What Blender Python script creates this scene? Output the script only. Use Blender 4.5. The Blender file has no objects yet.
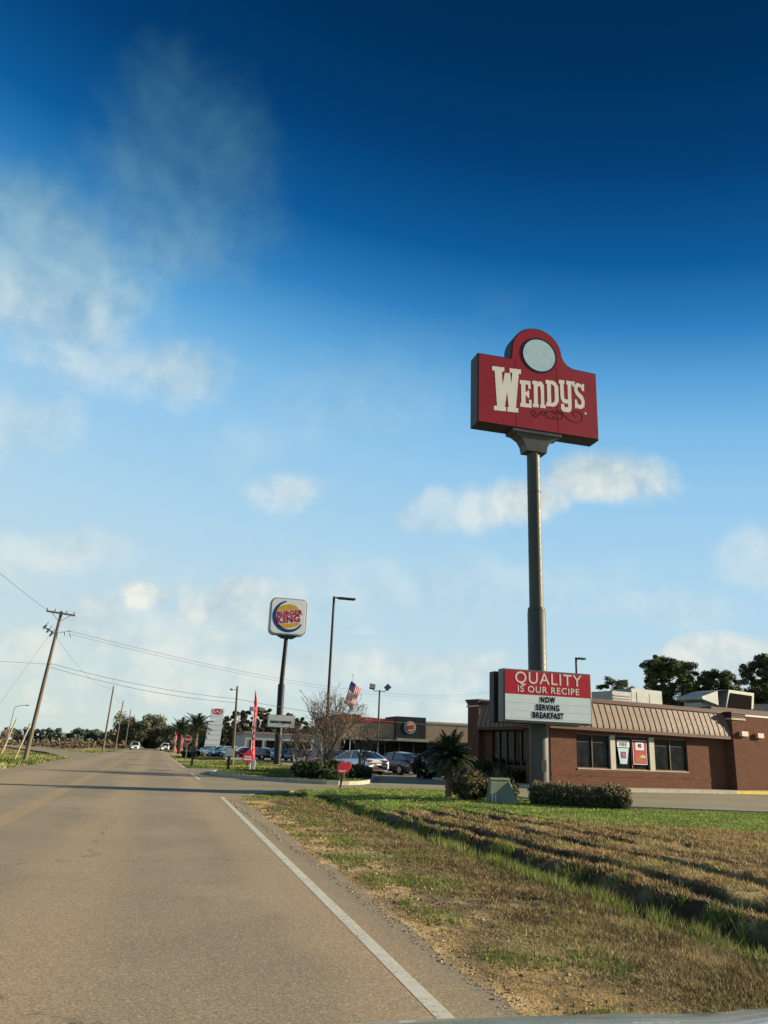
import bpy, math, random
import numpy as np
from mathutils import Vector, Matrix
random.seed(7); rng = np.random.default_rng(11)
S = bpy.context.scene
COL = S.collection
PI = math.pi
def rad(a): return math.radians(a)

# ------------------------------------------------------------------ materials
def sock(nt, v):
    return v
class NT:
    """small helper for writing node graphs"""
    def __init__(s, tree): s.t = tree; s.n = tree.nodes; s.l = tree.links
    def node(s, typ, **k):
        n = s.n.new(typ)
        for a, b in k.items(): setattr(n, a, b)
        return n
    def put(s, inp, v):
        if isinstance(v, bpy.types.NodeSocket): s.l.new(v, inp)
        elif isinstance(v, (tuple, list)):
            if len(inp.default_value) == 4 and len(v) == 3: v = (*v, 1)
            inp.default_value = v
        else: inp.default_value = v
    def math(s, op, a, b=0.0, c=None, clamp=False):
        n = s.node('ShaderNodeMath', operation=op); n.use_clamp = clamp
        s.put(n.inputs[0], a); s.put(n.inputs[1], b)
        if c is not None: s.put(n.inputs[2], c)
        return n.outputs[0]
    def vmath(s, op, a, b=None, out=0):
        n = s.node('ShaderNodeVectorMath', operation=op); s.put(n.inputs[0], a)
        if b is not None: s.put(n.inputs[1], b)
        return n.outputs[out]
    def mix(s, f, a, b, mode='MIX'):
        n = s.node('ShaderNodeMix', data_type='RGBA', blend_type=mode)
        s.put(n.inputs[0], f); s.put(n.inputs[6], a); s.put(n.inputs[7], b)
        return n.outputs[2]
    def noise(s, vec, scale, detail=4, rough=.5, dist=0, col=False):
        n = s.node('ShaderNodeTexNoise'); n.inputs['Scale'].default_value = scale
        n.inputs['Detail'].default_value = detail; n.inputs['Roughness'].default_value = rough
        n.inputs['Distortion'].default_value = dist
        if vec is not None: s.l.new(vec, n.inputs['Vector'])
        return n.outputs[1 if col else 0]
    def rng(s, v, a, b, c=0.0, d=1.0, smooth=False):
        n = s.node('ShaderNodeMapRange')
        if smooth: n.interpolation_type = 'SMOOTHSTEP'
        s.put(n.inputs[0], v)
        for i, q in enumerate((a, b, c, d)): n.inputs[i+1].default_value = q
        return n.outputs[0]
    def ramp(s, f, stops):
        n = s.node('ShaderNodeValToRGB'); e = n.color_ramp.elements
        while len(e) < len(stops): e.new(.5)
        for q, (p, c) in zip(e, stops): q.position = p; q.color = (*c, 1)
        s.put(n.inputs[0], f); return n.outputs[0]
def newmat(name):
    m = bpy.data.materials.new(name); m.use_nodes = True
    return m, NT(m.node_tree), m.node_tree.nodes['Principled BSDF']
_mc = {}
def mat(name, col, rough=.6, metal=0.0, var=.12, scale=3.0, spec=.18, bump=0.0, bscale=40, coat=0.0, streak=False):
    """plain surface with uneven tone and roughness"""
    if name in _mc: return _mc[name]
    m, t, p = newmat(name)
    tc = t.node('ShaderNodeTexCoord').outputs['Object']
    if streak:
        mp = t.node('ShaderNodeMapping'); mp.inputs['Scale'].default_value = (1, 1, .12); t.l.new(tc, mp.inputs[0]); tv = mp.outputs[0]
    else: tv = tc
    n = t.noise(tv, scale, 5, .6)
    n2 = t.noise(tc, scale*9, 3, .6)
    f = t.rng(t.math('ADD', t.math('MULTIPLY', n, .7), t.math('MULTIPLY', n2, .3)), .3, .7)
    lo = tuple(c*(1-var*1.6) for c in col); hi = tuple(min(1, c*(1+var)) for c in col)
    t.put(p.inputs['Base Color'], t.mix(f, lo, hi))
    t.put(p.inputs['Roughness'], t.rng(n2, .3, .7, max(.05, rough-.08), min(1, rough+.08)))
    p.inputs['Metallic'].default_value = metal
    p.inputs['Specular IOR Level'].default_value = spec
    p.inputs['Coat Weight'].default_value = coat
    if bump:
        b = t.node('ShaderNodeBump'); b.inputs['Strength'].default_value = bump; b.inputs['Distance'].default_value = .01
        t.l.new(t.noise(tc, bscale, 4, .6), b.inputs['Height']); t.l.new(b.outputs[0], p.inputs['Normal'])
    _mc[name] = m; return m
def vcmat(name, rough=.85, transl=.0, nscale=6., var=.25, bump=0., spec=.2):
    """surface coloured per vertex (species / soil colours), with fine noise"""
    if name in _mc: return _mc[name]
    m, t, p = newmat(name)
    a = t.node('ShaderNodeAttribute'); a.attribute_name = 'col'
    tc = t.node('ShaderNodeTexCoord').outputs['Object']
    n = t.noise(tc, nscale, 6, .65)
    g = t.node('ShaderNodeCombineColor'); v = t.rng(n, .25, .75, 1-var, 1+var)
    for i in range(3): t.l.new(v, g.inputs[i])
    c = t.mix(1.0, a.outputs['Color'], g.outputs[0], 'MULTIPLY')
    t.put(p.inputs['Base Color'], c); p.inputs['Roughness'].default_value = rough
    p.inputs['Specular IOR Level'].default_value = spec
    if bump:
        b = t.node('ShaderNodeBump'); b.inputs['Strength'].default_value = bump; b.inputs['Distance'].default_value = .03
        t.l.new(t.noise(tc, nscale*4, 8, .7), b.inputs['Height']); t.l.new(b.outputs[0], p.inputs['Normal'])
    if transl:
        tr = t.node('ShaderNodeBsdfTranslucent'); t.l.new(c, tr.inputs[0])
        mx = t.node('ShaderNodeMixShader'); mx.inputs[0].default_value = transl
        t.l.new(p.outputs[0], mx.inputs[1]); t.l.new(tr.outputs[0], mx.inputs[2])
        t.l.new(mx.outputs[0], t.n['Material Output'].inputs[0])
    _mc[name] = m; return m

def brick_mat(name, c1, c2, mortar, bw=.21, bh=.075):
    m, t, p = newmat(name)
    tc = t.node('ShaderNodeTexCoord').outputs['Object']
    sp = t.node('ShaderNodeSeparateXYZ'); t.l.new(tc, sp.inputs[0])
    cb = t.node('ShaderNodeCombineXYZ')
    t.l.new(t.math('ADD', sp.outputs[0], sp.outputs[1]), cb.inputs[0]); t.l.new(sp.outputs[2], cb.inputs[1])
    b = t.node('ShaderNodeTexBrick'); t.l.new(cb.outputs[0], b.inputs['Vector'])
    b.inputs['Scale'].default_value = 1; b.inputs['Brick Width'].default_value = bw; b.inputs['Row Height'].default_value = bh
    b.inputs['Mortar Size'].default_value = .007; b.inputs['Bias'].default_value = 0
    t.put(b.inputs['Color1'], c1); t.put(b.inputs['Color2'], c2); t.put(b.inputs['Mortar'], mortar)
    n = t.noise(tc, 1.4, 6, .6)
    n2 = t.noise(tc, 9, 4, .6)
    t.put(p.inputs['Base Color'], t.mix(t.rng(n2, .35, .7, 0, .45), t.mix(t.rng(n, .3, .7, .0, .45), b.outputs[0], tuple(x*.55 for x in c1)), tuple(min(1, x*1.35) for x in c2)))
    p.inputs['Roughness'].default_value = .92; p.inputs['Specular IOR Level'].default_value = .1
    bm = t.node('ShaderNodeBump'); bm.inputs['Strength'].default_value = .6; bm.inputs['Distance'].default_value = .01; bm.invert = True
    t.l.new(b.outputs['Fac'], bm.inputs['Height']); t.l.new(bm.outputs[0], p.inputs['Normal'])
    return m

# ------------------------------------------------------------------ mesh building
def setcol(me, cols):
    a = me.color_attributes.new('col', 'FLOAT_COLOR', 'POINT')
    c = np.ones((len(me.vertices), 4), np.float32); c[:, :3] = cols
    a.data.foreach_set('color', c.ravel())
def npmesh(name, V, Fs, m, parent=None, cols=None, smooth=False):
    """V (n,3) array, Fs (k,3|4) array"""
    me = bpy.data.meshes.new(name); V = np.asarray(V, np.float32); Fs = np.asarray(Fs, np.int32)
    k, w = Fs.shape
    me.vertices.add(len(V)); me.vertices.foreach_set('co', V.ravel())
    me.loops.add(k*w); me.loops.foreach_set('vertex_index', Fs.ravel())
    me.polygons.add(k); me.polygons.foreach_set('loop_start', np.arange(0, k*w, w, dtype=np.int32))
    try: me.polygons.foreach_set('loop_total', np.full(k, w, np.int32))
    except Exception: pass
    me.update(calc_edges=True); me.validate()
    me.polygons.foreach_set('use_smooth', np.full(len(me.polygons), bool(smooth)))
    if cols is not None: setcol(me, cols)
    me.materials.append(m)
    o = bpy.data.objects.new(name, me); COL.objects.link(o)
    if parent: o.parent = parent
    return o
class MB:
    def __init__(s): s.v = []; s.f = []; s.sm = []
    def add(s, vs, fs, smooth=False):
        b = len(s.v); s.v += [tuple(v) for v in vs]; s.f += [tuple(b+i for i in f) for f in fs]; s.sm += [smooth]*len(fs); return s
    def box(s, x0, x1, y0, y1, z0, z1):
        vs = [(x, y, z) for z in (z0, z1) for (x, y) in ((x0, y0), (x1, y0), (x1, y1), (x0, y1))]
        return s.add(vs, [(3, 2, 1, 0), (4, 5, 6, 7), (0, 1, 5, 4), (1, 2, 6, 5), (2, 3, 7, 6), (3, 0, 4, 7)])
    def hexa(s, a, b):   # two quads bottom / top
        return s.add(list(a)+list(b), [(3, 2, 1, 0), (4, 5, 6, 7), (0, 1, 5, 4), (1, 2, 6, 5), (2, 3, 7, 6), (3, 0, 4, 7)])
    def prism_z(s, pts, z0, z1):
        n = len(pts); vs = [(x, y, z0) for x, y in pts]+[(x, y, z1) for x, y in pts]
        return s.add(vs, [tuple(range(n))[::-1], tuple(range(n, 2*n))]+[(i, (i+1) % n, n+(i+1) % n, n+i) for i in range(n)])
    def prism_y(s, pts, y0, y1):     # pts in (x,z)
        n = len(pts); vs = [(x, y0, z) for x, z in pts]+[(x, y1, z) for x, z in pts]
        return s.add(vs, [tuple(range(n)), tuple(range(n, 2*n))[::-1]]+[((i+1) % n, i, n+i, n+(i+1) % n) for i in range(n)])
    def prism_x(s, pts, x0, x1):     # pts in (y,z)
        n = len(pts); vs = [(x0, y, z) for y, z in pts]+[(x1, y, z) for y, z in pts]
        return s.add(vs, [tuple(range(n))[::-1], tuple(range(n, 2*n))]+[(i, (i+1) % n, n+(i+1) % n, n+i) for i in range(n)])
    def tube(s, pts, rs, n=8, caps=True):
        pts = [Vector(p) for p in pts]
        if not hasattr(rs, '__len__'): rs = [rs]*len(pts)
        rings = []; up = None
        for i, p in enumerate(pts):
            d = (pts[min(i+1, len(pts)-1)]-pts[max(i-1, 0)])
            if d.length < 1e-9: d = Vector((0, 0, 1))
            d.normalize()
            if up is None: up = Vector((1, 0, 0)) if abs(d.z) > .9 else Vector((0, 0, 1))
            a = d.cross(up); a.normalize(); b = a.cross(d)
            up = b if abs(d.dot(b)) < .9 else up
            rings.append([p+(a*math.cos(2*PI*k/n)+b*math.sin(2*PI*k/n))*rs[i] for k in range(n)])
        vs = [v for r in rings for v in r]; fs = []
        for i in range(len(pts)-1):
            for k in range(n): fs.append((i*n+k, i*n+(k+1) % n, (i+1)*n+(k+1) % n, (i+1)*n+k))
        s.add(vs, fs, n > 4)
        if caps and n > 2: s.add(rings[0], [tuple(range(n))[::-1]]); s.add(rings[-1], [tuple(range(n))])
        return s
    def cyl(s, p0, p1, r0, r1=None, n=16): return s.tube([p0, p1], [r0, r0 if r1 is None else r1], n)
    def ball(s, c, r, nu=12, nv=8):
        if not hasattr(r, '__len__'): r = (r, r, r)
        vs = []; fs = []
        for j in range(nv+1):
            th = PI*j/nv
            for i in range(nu):
                a = 2*PI*i/nu; vs.append((c[0]+r[0]*math.sin(th)*math.cos(a), c[1]+r[1]*math.sin(th)*math.sin(a), c[2]+r[2]*math.cos(th)))
        for j in range(nv):
            for i in range(nu): fs.append((j*nu+i, (j+1)*nu+i, (j+1)*nu+(i+1) % nu, j*nu+(i+1) % nu))
        return s.add(vs, fs, True)
    def build(s, name, m, parent=None, bevel=0, matrix=None):
        me = bpy.data.meshes.new(name); me.from_pydata(s.v, [], s.f); me.update()
        me.polygons.foreach_set('use_smooth', s.sm)
        for q in (m if isinstance(m, (list, tuple)) else [m]): me.materials.append(q)
        o = bpy.data.objects.new(name, me); COL.objects.link(o)
        if parent: o.parent = parent
        if matrix is not None: o.matrix_local = matrix
        if bevel:
            b = o.modifiers.new('bevel', 'BEVEL'); b.width = bevel; b.segments = 2; b.limit_method = 'ANGLE'
        return o
def tag(o, label=None, cat=None, group=None, kind=None):
    if label: o['label'] = label
    if cat: o['category'] = cat
    if group: o['group'] = group
    if kind: o['kind'] = kind
    return o
def thing(name, loc, rz=0., label=None, cat=None, group=None):
    o = bpy.data.objects.new(name, None); COL.objects.link(o); o.location = loc; o.rotation_euler = (0, 0, rz); o.empty_display_size = .3
    return tag(o, label, cat, group)
KIDS = {}
def copy_tree(o, parent=None):
    c = o.copy(); COL.objects.link(c)
    if parent: c.parent = parent
    for ch in [q for q in ALLKIDS(o)]: copy_tree(ch, c)
    return c
def ALLKIDS(o): return [q for q in list(bpy.data.objects) if q.parent == o]
def text_obj(name, s, size, m, parent, loc, rot=(PI/2, 0, 0), bold=0., sx=1., extr=.004, shear=0., space=1.):
    cu = bpy.data.curves.new('t', 'FONT'); cu.body = s; cu.size = size; cu.align_x = 'CENTER'; cu.align_y = 'CENTER'
    cu.extrude = extr; cu.offset = bold; cu.shear = shear; cu.space_character = space; cu.resolution_u = 4
    t = bpy.data.objects.new('t', cu); COL.objects.link(t)
    bpy.context.view_layer.update()
    me = bpy.data.meshes.new_from_object(t.evaluated_get(bpy.context.evaluated_depsgraph_get()))
    bpy.data.objects.remove(t); me.name = name; me.materials.clear(); me.materials.append(m)
    o = bpy.data.objects.new(name, me); COL.objects.link(o); o.parent = parent; o.location = loc; o.rotation_euler = rot; o.scale = (sx, 1, 1)
    return o

# value noise for terrain and colours
_tab = rng.random((256, 256))
def vn(x, y, sc, ox=0.):
    x = np.asarray(x, float)*sc+ox+500.3; y = np.asarray(y, float)*sc+ox*.7+500.7
    xi = np.floor(x).astype(int); yi = np.floor(y).astype(int); fx = x-xi; fy = y-yi
    fx = fx*fx*(3-2*fx); fy = fy*fy*(3-2*fy)
    g = lambda a, b: _tab[a % 256, b % 256]
    return (g(xi, yi)*(1-fx)+g(xi+1, yi)*fx)*(1-fy)+(g(xi, yi+1)*(1-fx)+g(xi+1, yi+1)*fx)*fy
def fbm(x, y, sc, o=4, ox=0.):
    s = 0; a = .5; t = 0
    for i in range(o): s = s+a*vn(x, y, sc*2**i, ox+i*17.1); t += a; a *= .5
    return s/t
def sst(a, b, x): t = np.clip((np.asarray(x, float)-a)/(b-a), 0, 1); return t*t*(3-2*t)
def inpoly(x, y, P):
    x = np.asarray(x, float); y = np.asarray(y, float); r = np.zeros(x.shape, bool); n = len(P)
    for i in range(n):
        x0, y0 = P[i]; x1, y1 = P[(i+1) % n]
        c = ((y0 > y) != (y1 > y)); xx = (x1-x0)*(y-y0)/((y1-y0) if y1 != y0 else 1e-9)+x0
        r ^= c & (x < xx)
    return r
def smooth_poly(P, it=2):
    for _ in range(it):
        Q = []
        for i in range(len(P)):
            a = P[i]; b = P[(i+1) % len(P)]
            Q += [(a[0]*.75+b[0]*.25, a[1]*.75+b[1]*.25), (a[0]*.25+b[0]*.75, a[1]*.25+b[1]*.75)]
        P = Q
    return P

# ------------------------------------------------------------------ plan of the place (metres; +Y runs along the road)
ROAD_L, ROAD_R = -6.2, 2.35
LOT = [(1.6, 22.9), (2.4, 23.6), (3.3, 25.7), (5, 28.2), (7.3, 30.7), (10.2, 31.9), (11.9, 31.6), (12.7, 30), (12.8, 25.6), (13.7, 23.0), (18.4, 21.9), (60, 22.5), (60, 88), (13, 88), (11.2, 70), (10.6, 54), (1.6, 52.5), (1.6, 44)]
ISL = smooth_poly([(2.7, 42.8), (3.2, 39.5), (4.6, 36.2), (6.8, 33.4), (8.8, 34.2), (10.4, 38.8), (12.0, 44), (12.0, 47), (8, 48), (4, 47)])
DIRT = [(60, 22.9), (60, 52)]

_cx = sum(p[0] for p in ISL)/len(ISL); _cy = sum(p[1] for p in ISL)/len(ISL)
ISLS = [(_cx+(p[0]-_cx)*.93, _cy+(p[1]-_cy)*.95) for p in ISL]
def zg(x, y):
    x = np.asarray(x, float); y = np.asarray(y, float)
    z = np.interp(x, [-400, -60, -12, -8, -6.6, -6.2, -6.1, 1.8, 1.9, 2.6, 3.3, 4.5, 5.15, 5.45, 5.66, 5.80, 6.02, 6.7, 7.6, 9.2, 12, 400],
                     [-.3, -.3, -.25, -.12, -.03, -.02, -.05, -.05, -.012, -.012, -.03, -.11, -.32, -.48, -.52, -.34, -.15, -.10, -.06, -.01, 0, 0])
    # the ditch stops at the culvert head and is not there beyond the drive
    k = sst(27.0, 28.3, y)*(x > 3.0)
    z = z*(1-k)+np.minimum(0., np.maximum(z, -.0))*k
    far = (y > 52)*(x > 2.4); z = np.where(far, -.02-.12*np.exp(-((x-5)/1.2)**2), z)
    n = fbm(x, y, .9, 4)-.5; n2 = fbm(x, y, 4.5, 3, 9.)-.5
    rough = sst(2.5, 4, x)*(1-sst(9.5, 12, x))*(y < 28)
    z = z+rough*(n*.06+n2*.06+(fbm(x, y, 11., 2, 19.)-.5)*.035)
    # mower ruts following the ditch, dying away as the bank levels out
    wob = (fbm(x*.2, y, .35, 3, 4.)-.5)*.55
    xr = x+wob+.0022*(y-10)**2
    am = sst(5.9, 6.4, x)*(1-sst(8.2, 10.2, x))*(1-sst(19, 25, y))*(.35+.9*fbm(x, y, .5, 2, 60.))
    z = z+am*(.055-.13*np.abs(np.sin(xr*PI/.85+.6*np.sin(y*.45)))**.8*0-.15*np.clip(1-np.abs(((xr/.85)%1)-.5)/.22, 0, 1))+am*.06*(fbm(x, y, 3.2, 3, 88.)-.5)
    z = z+.05*(fbm(x, y, .03, 3, 70)-.5)*(np.abs(x) > 9)*(y > 50)
    # the sheet sinks under the paved areas
    z = np.where(inpoly(x, y, LOT), -.09, z)
    z = np.where(inpoly(x, y, ISLS), .145+.03*n, z)
    z = np.where((x > ROAD_L+.05) & (x < 1.85), -.05, z)
    return z
def furrow(x, y):
    xr = x+(fbm(x*.2, y, .35, 3, 4.)-.5)*.55+.0022*(y-10)**2
    d = np.abs(((xr/.85) % 1)-.5)
    return (1-sst(.10, .24, d+(fbm(x, y, 2.2, 3, 95.)-.5)*.20))*sst(5.9, 6.3, x)*(1-sst(8.6, 10.6, x))*(1-sst(20, 25, y))
def lawn_edge(x, y):      # >0 inside the mown lawn
    e = np.interp(x, [3.0, 5.2, 6.4, 8.05, 8.6, 12.4, 20, 60], [24.0, 23.0, 21.2, 19.2, 17.0, 14.6, 12.6, 8.0])
    return y-e+(fbm(x, y, .8, 3, 30.)-.5)*2.2
C = lambda *a: np.array(a, float)
SAND = C(.43, .30, .14); SOIL = C(.06, .038, .022); THATCH = C(.155, .118, .070); STRAW = C(.55, .43, .22)
GREEN = C(.085, .135, .024); LUSH = C(.14, .22, .035); RUST = C(.235, .150, .070); OLIVE = C(.185, .170, .058); DARKG = C(.05, .085, .02)
def gcol(x, y):
    """natural ground-cover colour at a place"""
    x = np.asarray(x, float); y = np.asarray(y, float)
    def mx(a, b, t): return a*(1-t[..., None])+b*t[..., None]
    n = fbm(x, y, 1.1, 4, 3.); m = fbm(x, y, 3.5, 4, 21.); q = fbm(x, y*.45, 1.6, 4, 41.)
    c = np.broadcast_to(THATCH, x.shape+(3,)).copy()
    c = mx(c, RUST*.8, sst(.45, .65, m)*.55)
    c = mx(c, SOIL, sst(.50, .60, q)*.75); c = mx(c, STRAW*.8, sst(.55, .68, fbm(x, y, 7., 3, 61.))*.6)
    sand = 1-sst(2.45, 3.1, x+(n-.5)*2.0)
    c = mx(c, SAND, np.clip(sand, 0, 1)*(.35+.65*sst(.38, .55, m)))
    c = mx(c, OLIVE, sst(.5, .68, fbm(x, y, .9, 3, 8.))*.75*(x > 2.7))
    dg = sst(4.3, 5.0, x)*(1-sst(5.7, 6.0, x))
    c = mx(c, SOIL*1.6, sst(3.0, 3.6, x)*(1-sst(4.3, 4.9, x))*sst(.42, .6, fbm(x, y, 1.9, 4, 160.))*.8)
    c = mx(c, GREEN*.9, dg*(.45+.4*sst(.35, .6, m)))
    bank = sst(5.75, 6.2, x)
    b = mx(np.broadcast_to(RUST, x.shape+(3,)).copy(), OLIVE*1.25, sst(.4, .62, n)); b = mx(b, STRAW*.75, sst(.5, .7, fbm(x, y, .7, 3, 77.))*.65)
    b = mx(b, SOIL*1.1, sst(.56, .7, q)*.8)
    b = mx(b, SOIL*.6, furrow(x, y)*.9)
    c = mx(c, b, bank)
    c = mx(c, SOIL*.8, sst(5.5, 5.62, x)*(1-sst(5.9, 6.15, x+(m-.5)*.8))*.8)  # bare soil on the bank face, darkened to paint in its shade
    lw = sst(-.7, .9, lawn_edge(x, y))*(x > 3.0)
    g = mx(np.broadcast_to(GREEN, x.shape+(3,)).copy(), OLIVE*1.2, sst(.4, .75, n)*.5)
    c = mx(c, g, lw)
    g2 = mx(np.broadcast_to(OLIVE*1.05, x.shape+(3,)).copy(), GREEN, sst(.35, .6, fbm(x, y, .12, 3, 5.)))
    g2 = mx(g2, STRAW*.75, sst(.45, .65, fbm(x, y, .25, 3, 15.))*.6)
    far = ((y > 33) & ~inpoly(x, y, ISL)) | (x < -6)
    c = np.where(far[..., None], g2, c)
    c = c*(.62+.76*sst(.3, .72, fbm(x, y, 2.6, 4, 140.)))[..., None]
    brush = ((x < -14) & (y > 95)).astype(float); c = mx(c, RUST*.8+.03, brush*.7)
    return c

def axis(parts):
    out = []
    for a, b, st in parts: out += list(np.arange(a, b, st))
    return np.array(out+[parts[-1][1]])
xs = axis([(-1600, -200, 200), (-200, -40, 16), (-40, -10, 2.), (-10, -6.4, .3), (-6.4, -6.0, .1), (-6, 1.8, 1.3), (1.8, 10.5, .085), (10.5, 20, .3), (20, 60, 4), (60, 200, 20), (200, 1600, 200)])
ys = axis([(-400, -20, 60), (-20, 2, 2.2), (2, 28.6, .12), (28.6, 56, .4), (56, 120, 4), (120, 400, 20), (400, 3000, 200)])
X, Y = np.meshgrid(xs, ys)
V = np.stack([X, Y, zg(X, Y)], -1).reshape(-1, 3); nx, ny = len(xs), len(ys)
I = np.arange(nx*ny).reshape(ny, nx)
Fq = np.stack([I[:-1, :-1], I[:-1, 1:], I[1:, 1:], I[1:, :-1]], -1).reshape(-1, 4)
tag(npmesh('ground', V, Fq, vcmat('ground_soil', .95, 0, 14, .35, .8), cols=gcol(V[:, 0], V[:, 1]), smooth=True), kind='structure')

# ------------------------------------------------------------------ road
def asphalt(name, base, sandy, streaks=True, cracks=True, lift=1.):
    m, t, p = newmat(name)
    tc = t.node('ShaderNodeTexCoord').outputs['Object']
    sp = t.node('ShaderNodeSeparateXYZ'); t.l.new(tc, sp.inputs[0]); x = sp.outputs[0]
    mp = t.node('ShaderNodeMapping'); mp.inputs['Scale'].default_value = (1.6, .10, 1); t.l.new(tc, mp.inputs[0])
    lng = t.noise(mp.outputs[0], 1.3, 5, .55)
    big = t.noise(tc, .35, 5, .6); mid = t.noise(tc, 3.0, 5, .6)
    vor = t.node('ShaderNodeTexVoronoi'); vor.inputs['Scale'].default_value = 110; t.l.new(tc, vor.inputs['Vector'])
    vs = t.node('ShaderNodeSeparateColor'); t.l.new(vor.outputs['Color'], vs.inputs[0])
    c = t.mix(t.rng(big, .38, .62, 0, 1), tuple(a*.86 for a in base), tuple(a*1.2 for a in base)); c = t.mix(t.rng(mid, .3, .7, 0, .3), c, tuple(a*.7 for a in base))
    if streaks:
        # tan dust worn into the wheel tracks, greyer between them
        w = t.math('ADD', x, t.rng(big, 0, 1, -.5, .5))
        def band(cx, hw): return t.rng(t.math('ABSOLUTE', t.math('SUBTRACT', w, cx)), hw*.2, hw, 1, 0, True)
        tr = t.math('ADD', band(1.45, .55), t.math('ADD', band(-.65, .7), band(-4.3, 1.3)), clamp=True)
        c = t.mix(t.math('MULTIPLY', tr, t.rng(lng, .3, .65, .25, 1)), c, sandy)
    c = t.mix(t.rng(lng, .3, .7, 0, .35), c, tuple(a*.72 for a in base))
    c = t.mix(t.rng(vs.outputs[0], .0, 1, -.1, .72), c, tuple(a*.42 for a in base))
    c = t.mix(t.rng(vs.outputs[1], .82, 1, 0, .45), c, tuple(min(1, a*1.6) for a in sandy))
    if cracks:
        cv = t.node('ShaderNodeTexVoronoi'); cv.feature = 'DISTANCE_TO_EDGE'; cv.inputs['Scale'].default_value = .16
        wv = t.vmath('ADD', tc, t.vmath('SCALE', t.noise(tc, .9, 5, .6, col=True), None))
        t.l.new(wv, cv.inputs['Vector'])
        wv.node.inputs[1].links[0].from_node.inputs[3].default_value = 1.2
        cr = t.rng(cv.outputs['Distance'], .0008, .0032, 1, 0)
        c = t.mix(t.math('MULTIPLY', cr, t.rng(mid, .42, .58, 0, .65)), c, (.05, .042, .035))
        ol = t.noise(tc, 1.7, 2, .4); c = t.mix(t.rng(ol, .72, .80, 0, .6), c, tuple(a*.45 for a in base))
    t.put(p.inputs['Base Color'], c); p.inputs['Roughness'].default_value = .9; p.inputs['Specular IOR Level'].default_value = .15
    b = t.node('ShaderNodeBump'); b.inputs['Strength'].default_value = .25; b.inputs['Distance'].default_value = .002
    t.l.new(t.math('ADD', vor.outputs['Distance'], t.math('MULTIPLY', t.noise(tc, 220, 3, .6), .6)), b.inputs['Height'])
    if streaks: t.l.new(b.outputs[0], p.inputs['Normal'])
    return m
M_ROAD = asphalt('worn_asphalt', (.305, .255, .182), (.45, .335, .212))
M_LOT = asphalt('lot_asphalt', (.30, .262, .18), (.32, .27, .18), False, True)
# ragged right-hand edge of the asphalt
yy = np.concatenate([np.arange(-40, 24, .12), np.arange(24, 120, 2.), np.arange(120, 1500.1, 60)])
xe = 1.97+.045*np.interp(yy, [-40, 0, 24, 60], [0, 0, 11, 8])+(fbm(yy, yy*0, 1.8, 6, 2.)-.5)*.15*(yy < 24)
xl = -6.2+(fbm(yy, yy*0+9, .3, 4, 5.)-.5)*.3
n = len(yy); zt = np.zeros(n)
V = np.concatenate([np.stack([xl-.05, yy, zt-.1], 1), np.stack([xl, yy, zt], 1), np.stack([xl*.33+xe*.67, yy, zt+.02*0], 1), np.stack([xe, yy, zt-.0005], 1), np.stack([xe+.03, yy, zt-.1], 1)])
I = np.arange(5*n).reshape(5, n)
Fq = np.stack([I[:-1, :-1], I[1:, :-1], I[1:, 1:], I[:-1, 1:]], -1).reshape(-1, 4)
tag(npmesh('road', V, Fq, M_ROAD), kind='structure')
# worn paint
def paint(name, col, wear, cover=.95):
    m, t, p = newmat(name)
    tc = t.node('ShaderNodeTexCoord').outputs['Object']
    n = t.math('ADD', t.math('MULTIPLY', t.noise(tc, 30, 6, .7), .6), t.math('MULTIPLY', t.noise(tc, 2.2, 4, .6), .4))
    t.put(p.inputs['Base Color'], t.mix(t.rng(t.noise(tc, 9, 4), .3, .7), tuple(c*.8 for c in col), col)); p.inputs['Roughness'].default_value = .7
    t.put(p.inputs['Alpha'], t.rng(n, wear-.04, wear+.04, 0, cover))
    return m
def strip(name, pts, w, m, z=.0014):
    V = []; 
    for i, (x, y) in enumerate(pts): V += [(x-w/2, y, z), (x+w/2, y, z)]
    return npmesh(name, V, [(2*i, 2*i+1, 2*i+3, 2*i+2) for i in range(len(pts)-1)], m)
def ln(a, b, k): return [(a[0]+(b[0]-a[0])*i/k, a[1]+(b[1]-a[1])*i/k) for i in range(k+1)]
M_WHITE = paint('white_line_paint', (.60, .58, .49), .41, .9); M_YEL = paint('faded_yellow_paint', (.60, .43, .22), .42, .45)
tag(strip('edge_line', ln((1.36, -10), (1.97, 23.3), 30), .102, M_WHITE), kind='structure')
tag(strip('edge_line', ln((1.99, 34.6), (2.0, 43), 4), .115, M_WHITE), kind='structure')
tag(strip('edge_line', ln((2.0, 52.5), (2.0, 500), 20), .12, M_WHITE), kind='structure')
tag(strip('centre_line', ln((-2.25, -10), (-2.4, 400), 60), .34, M_YEL), kind='structure')
# side road joining from the left
mb = MB(); mb.prism_z([(-6.1, 72), (-6.1, 104), (-9, 112), (-22, 175), (-75, 330), (-84, 326), (-27, 165), (-12, 104), (-8, 80)], -.08, -.006)
tag(mb.build('side_road', M_LOT), kind='structure')
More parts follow.
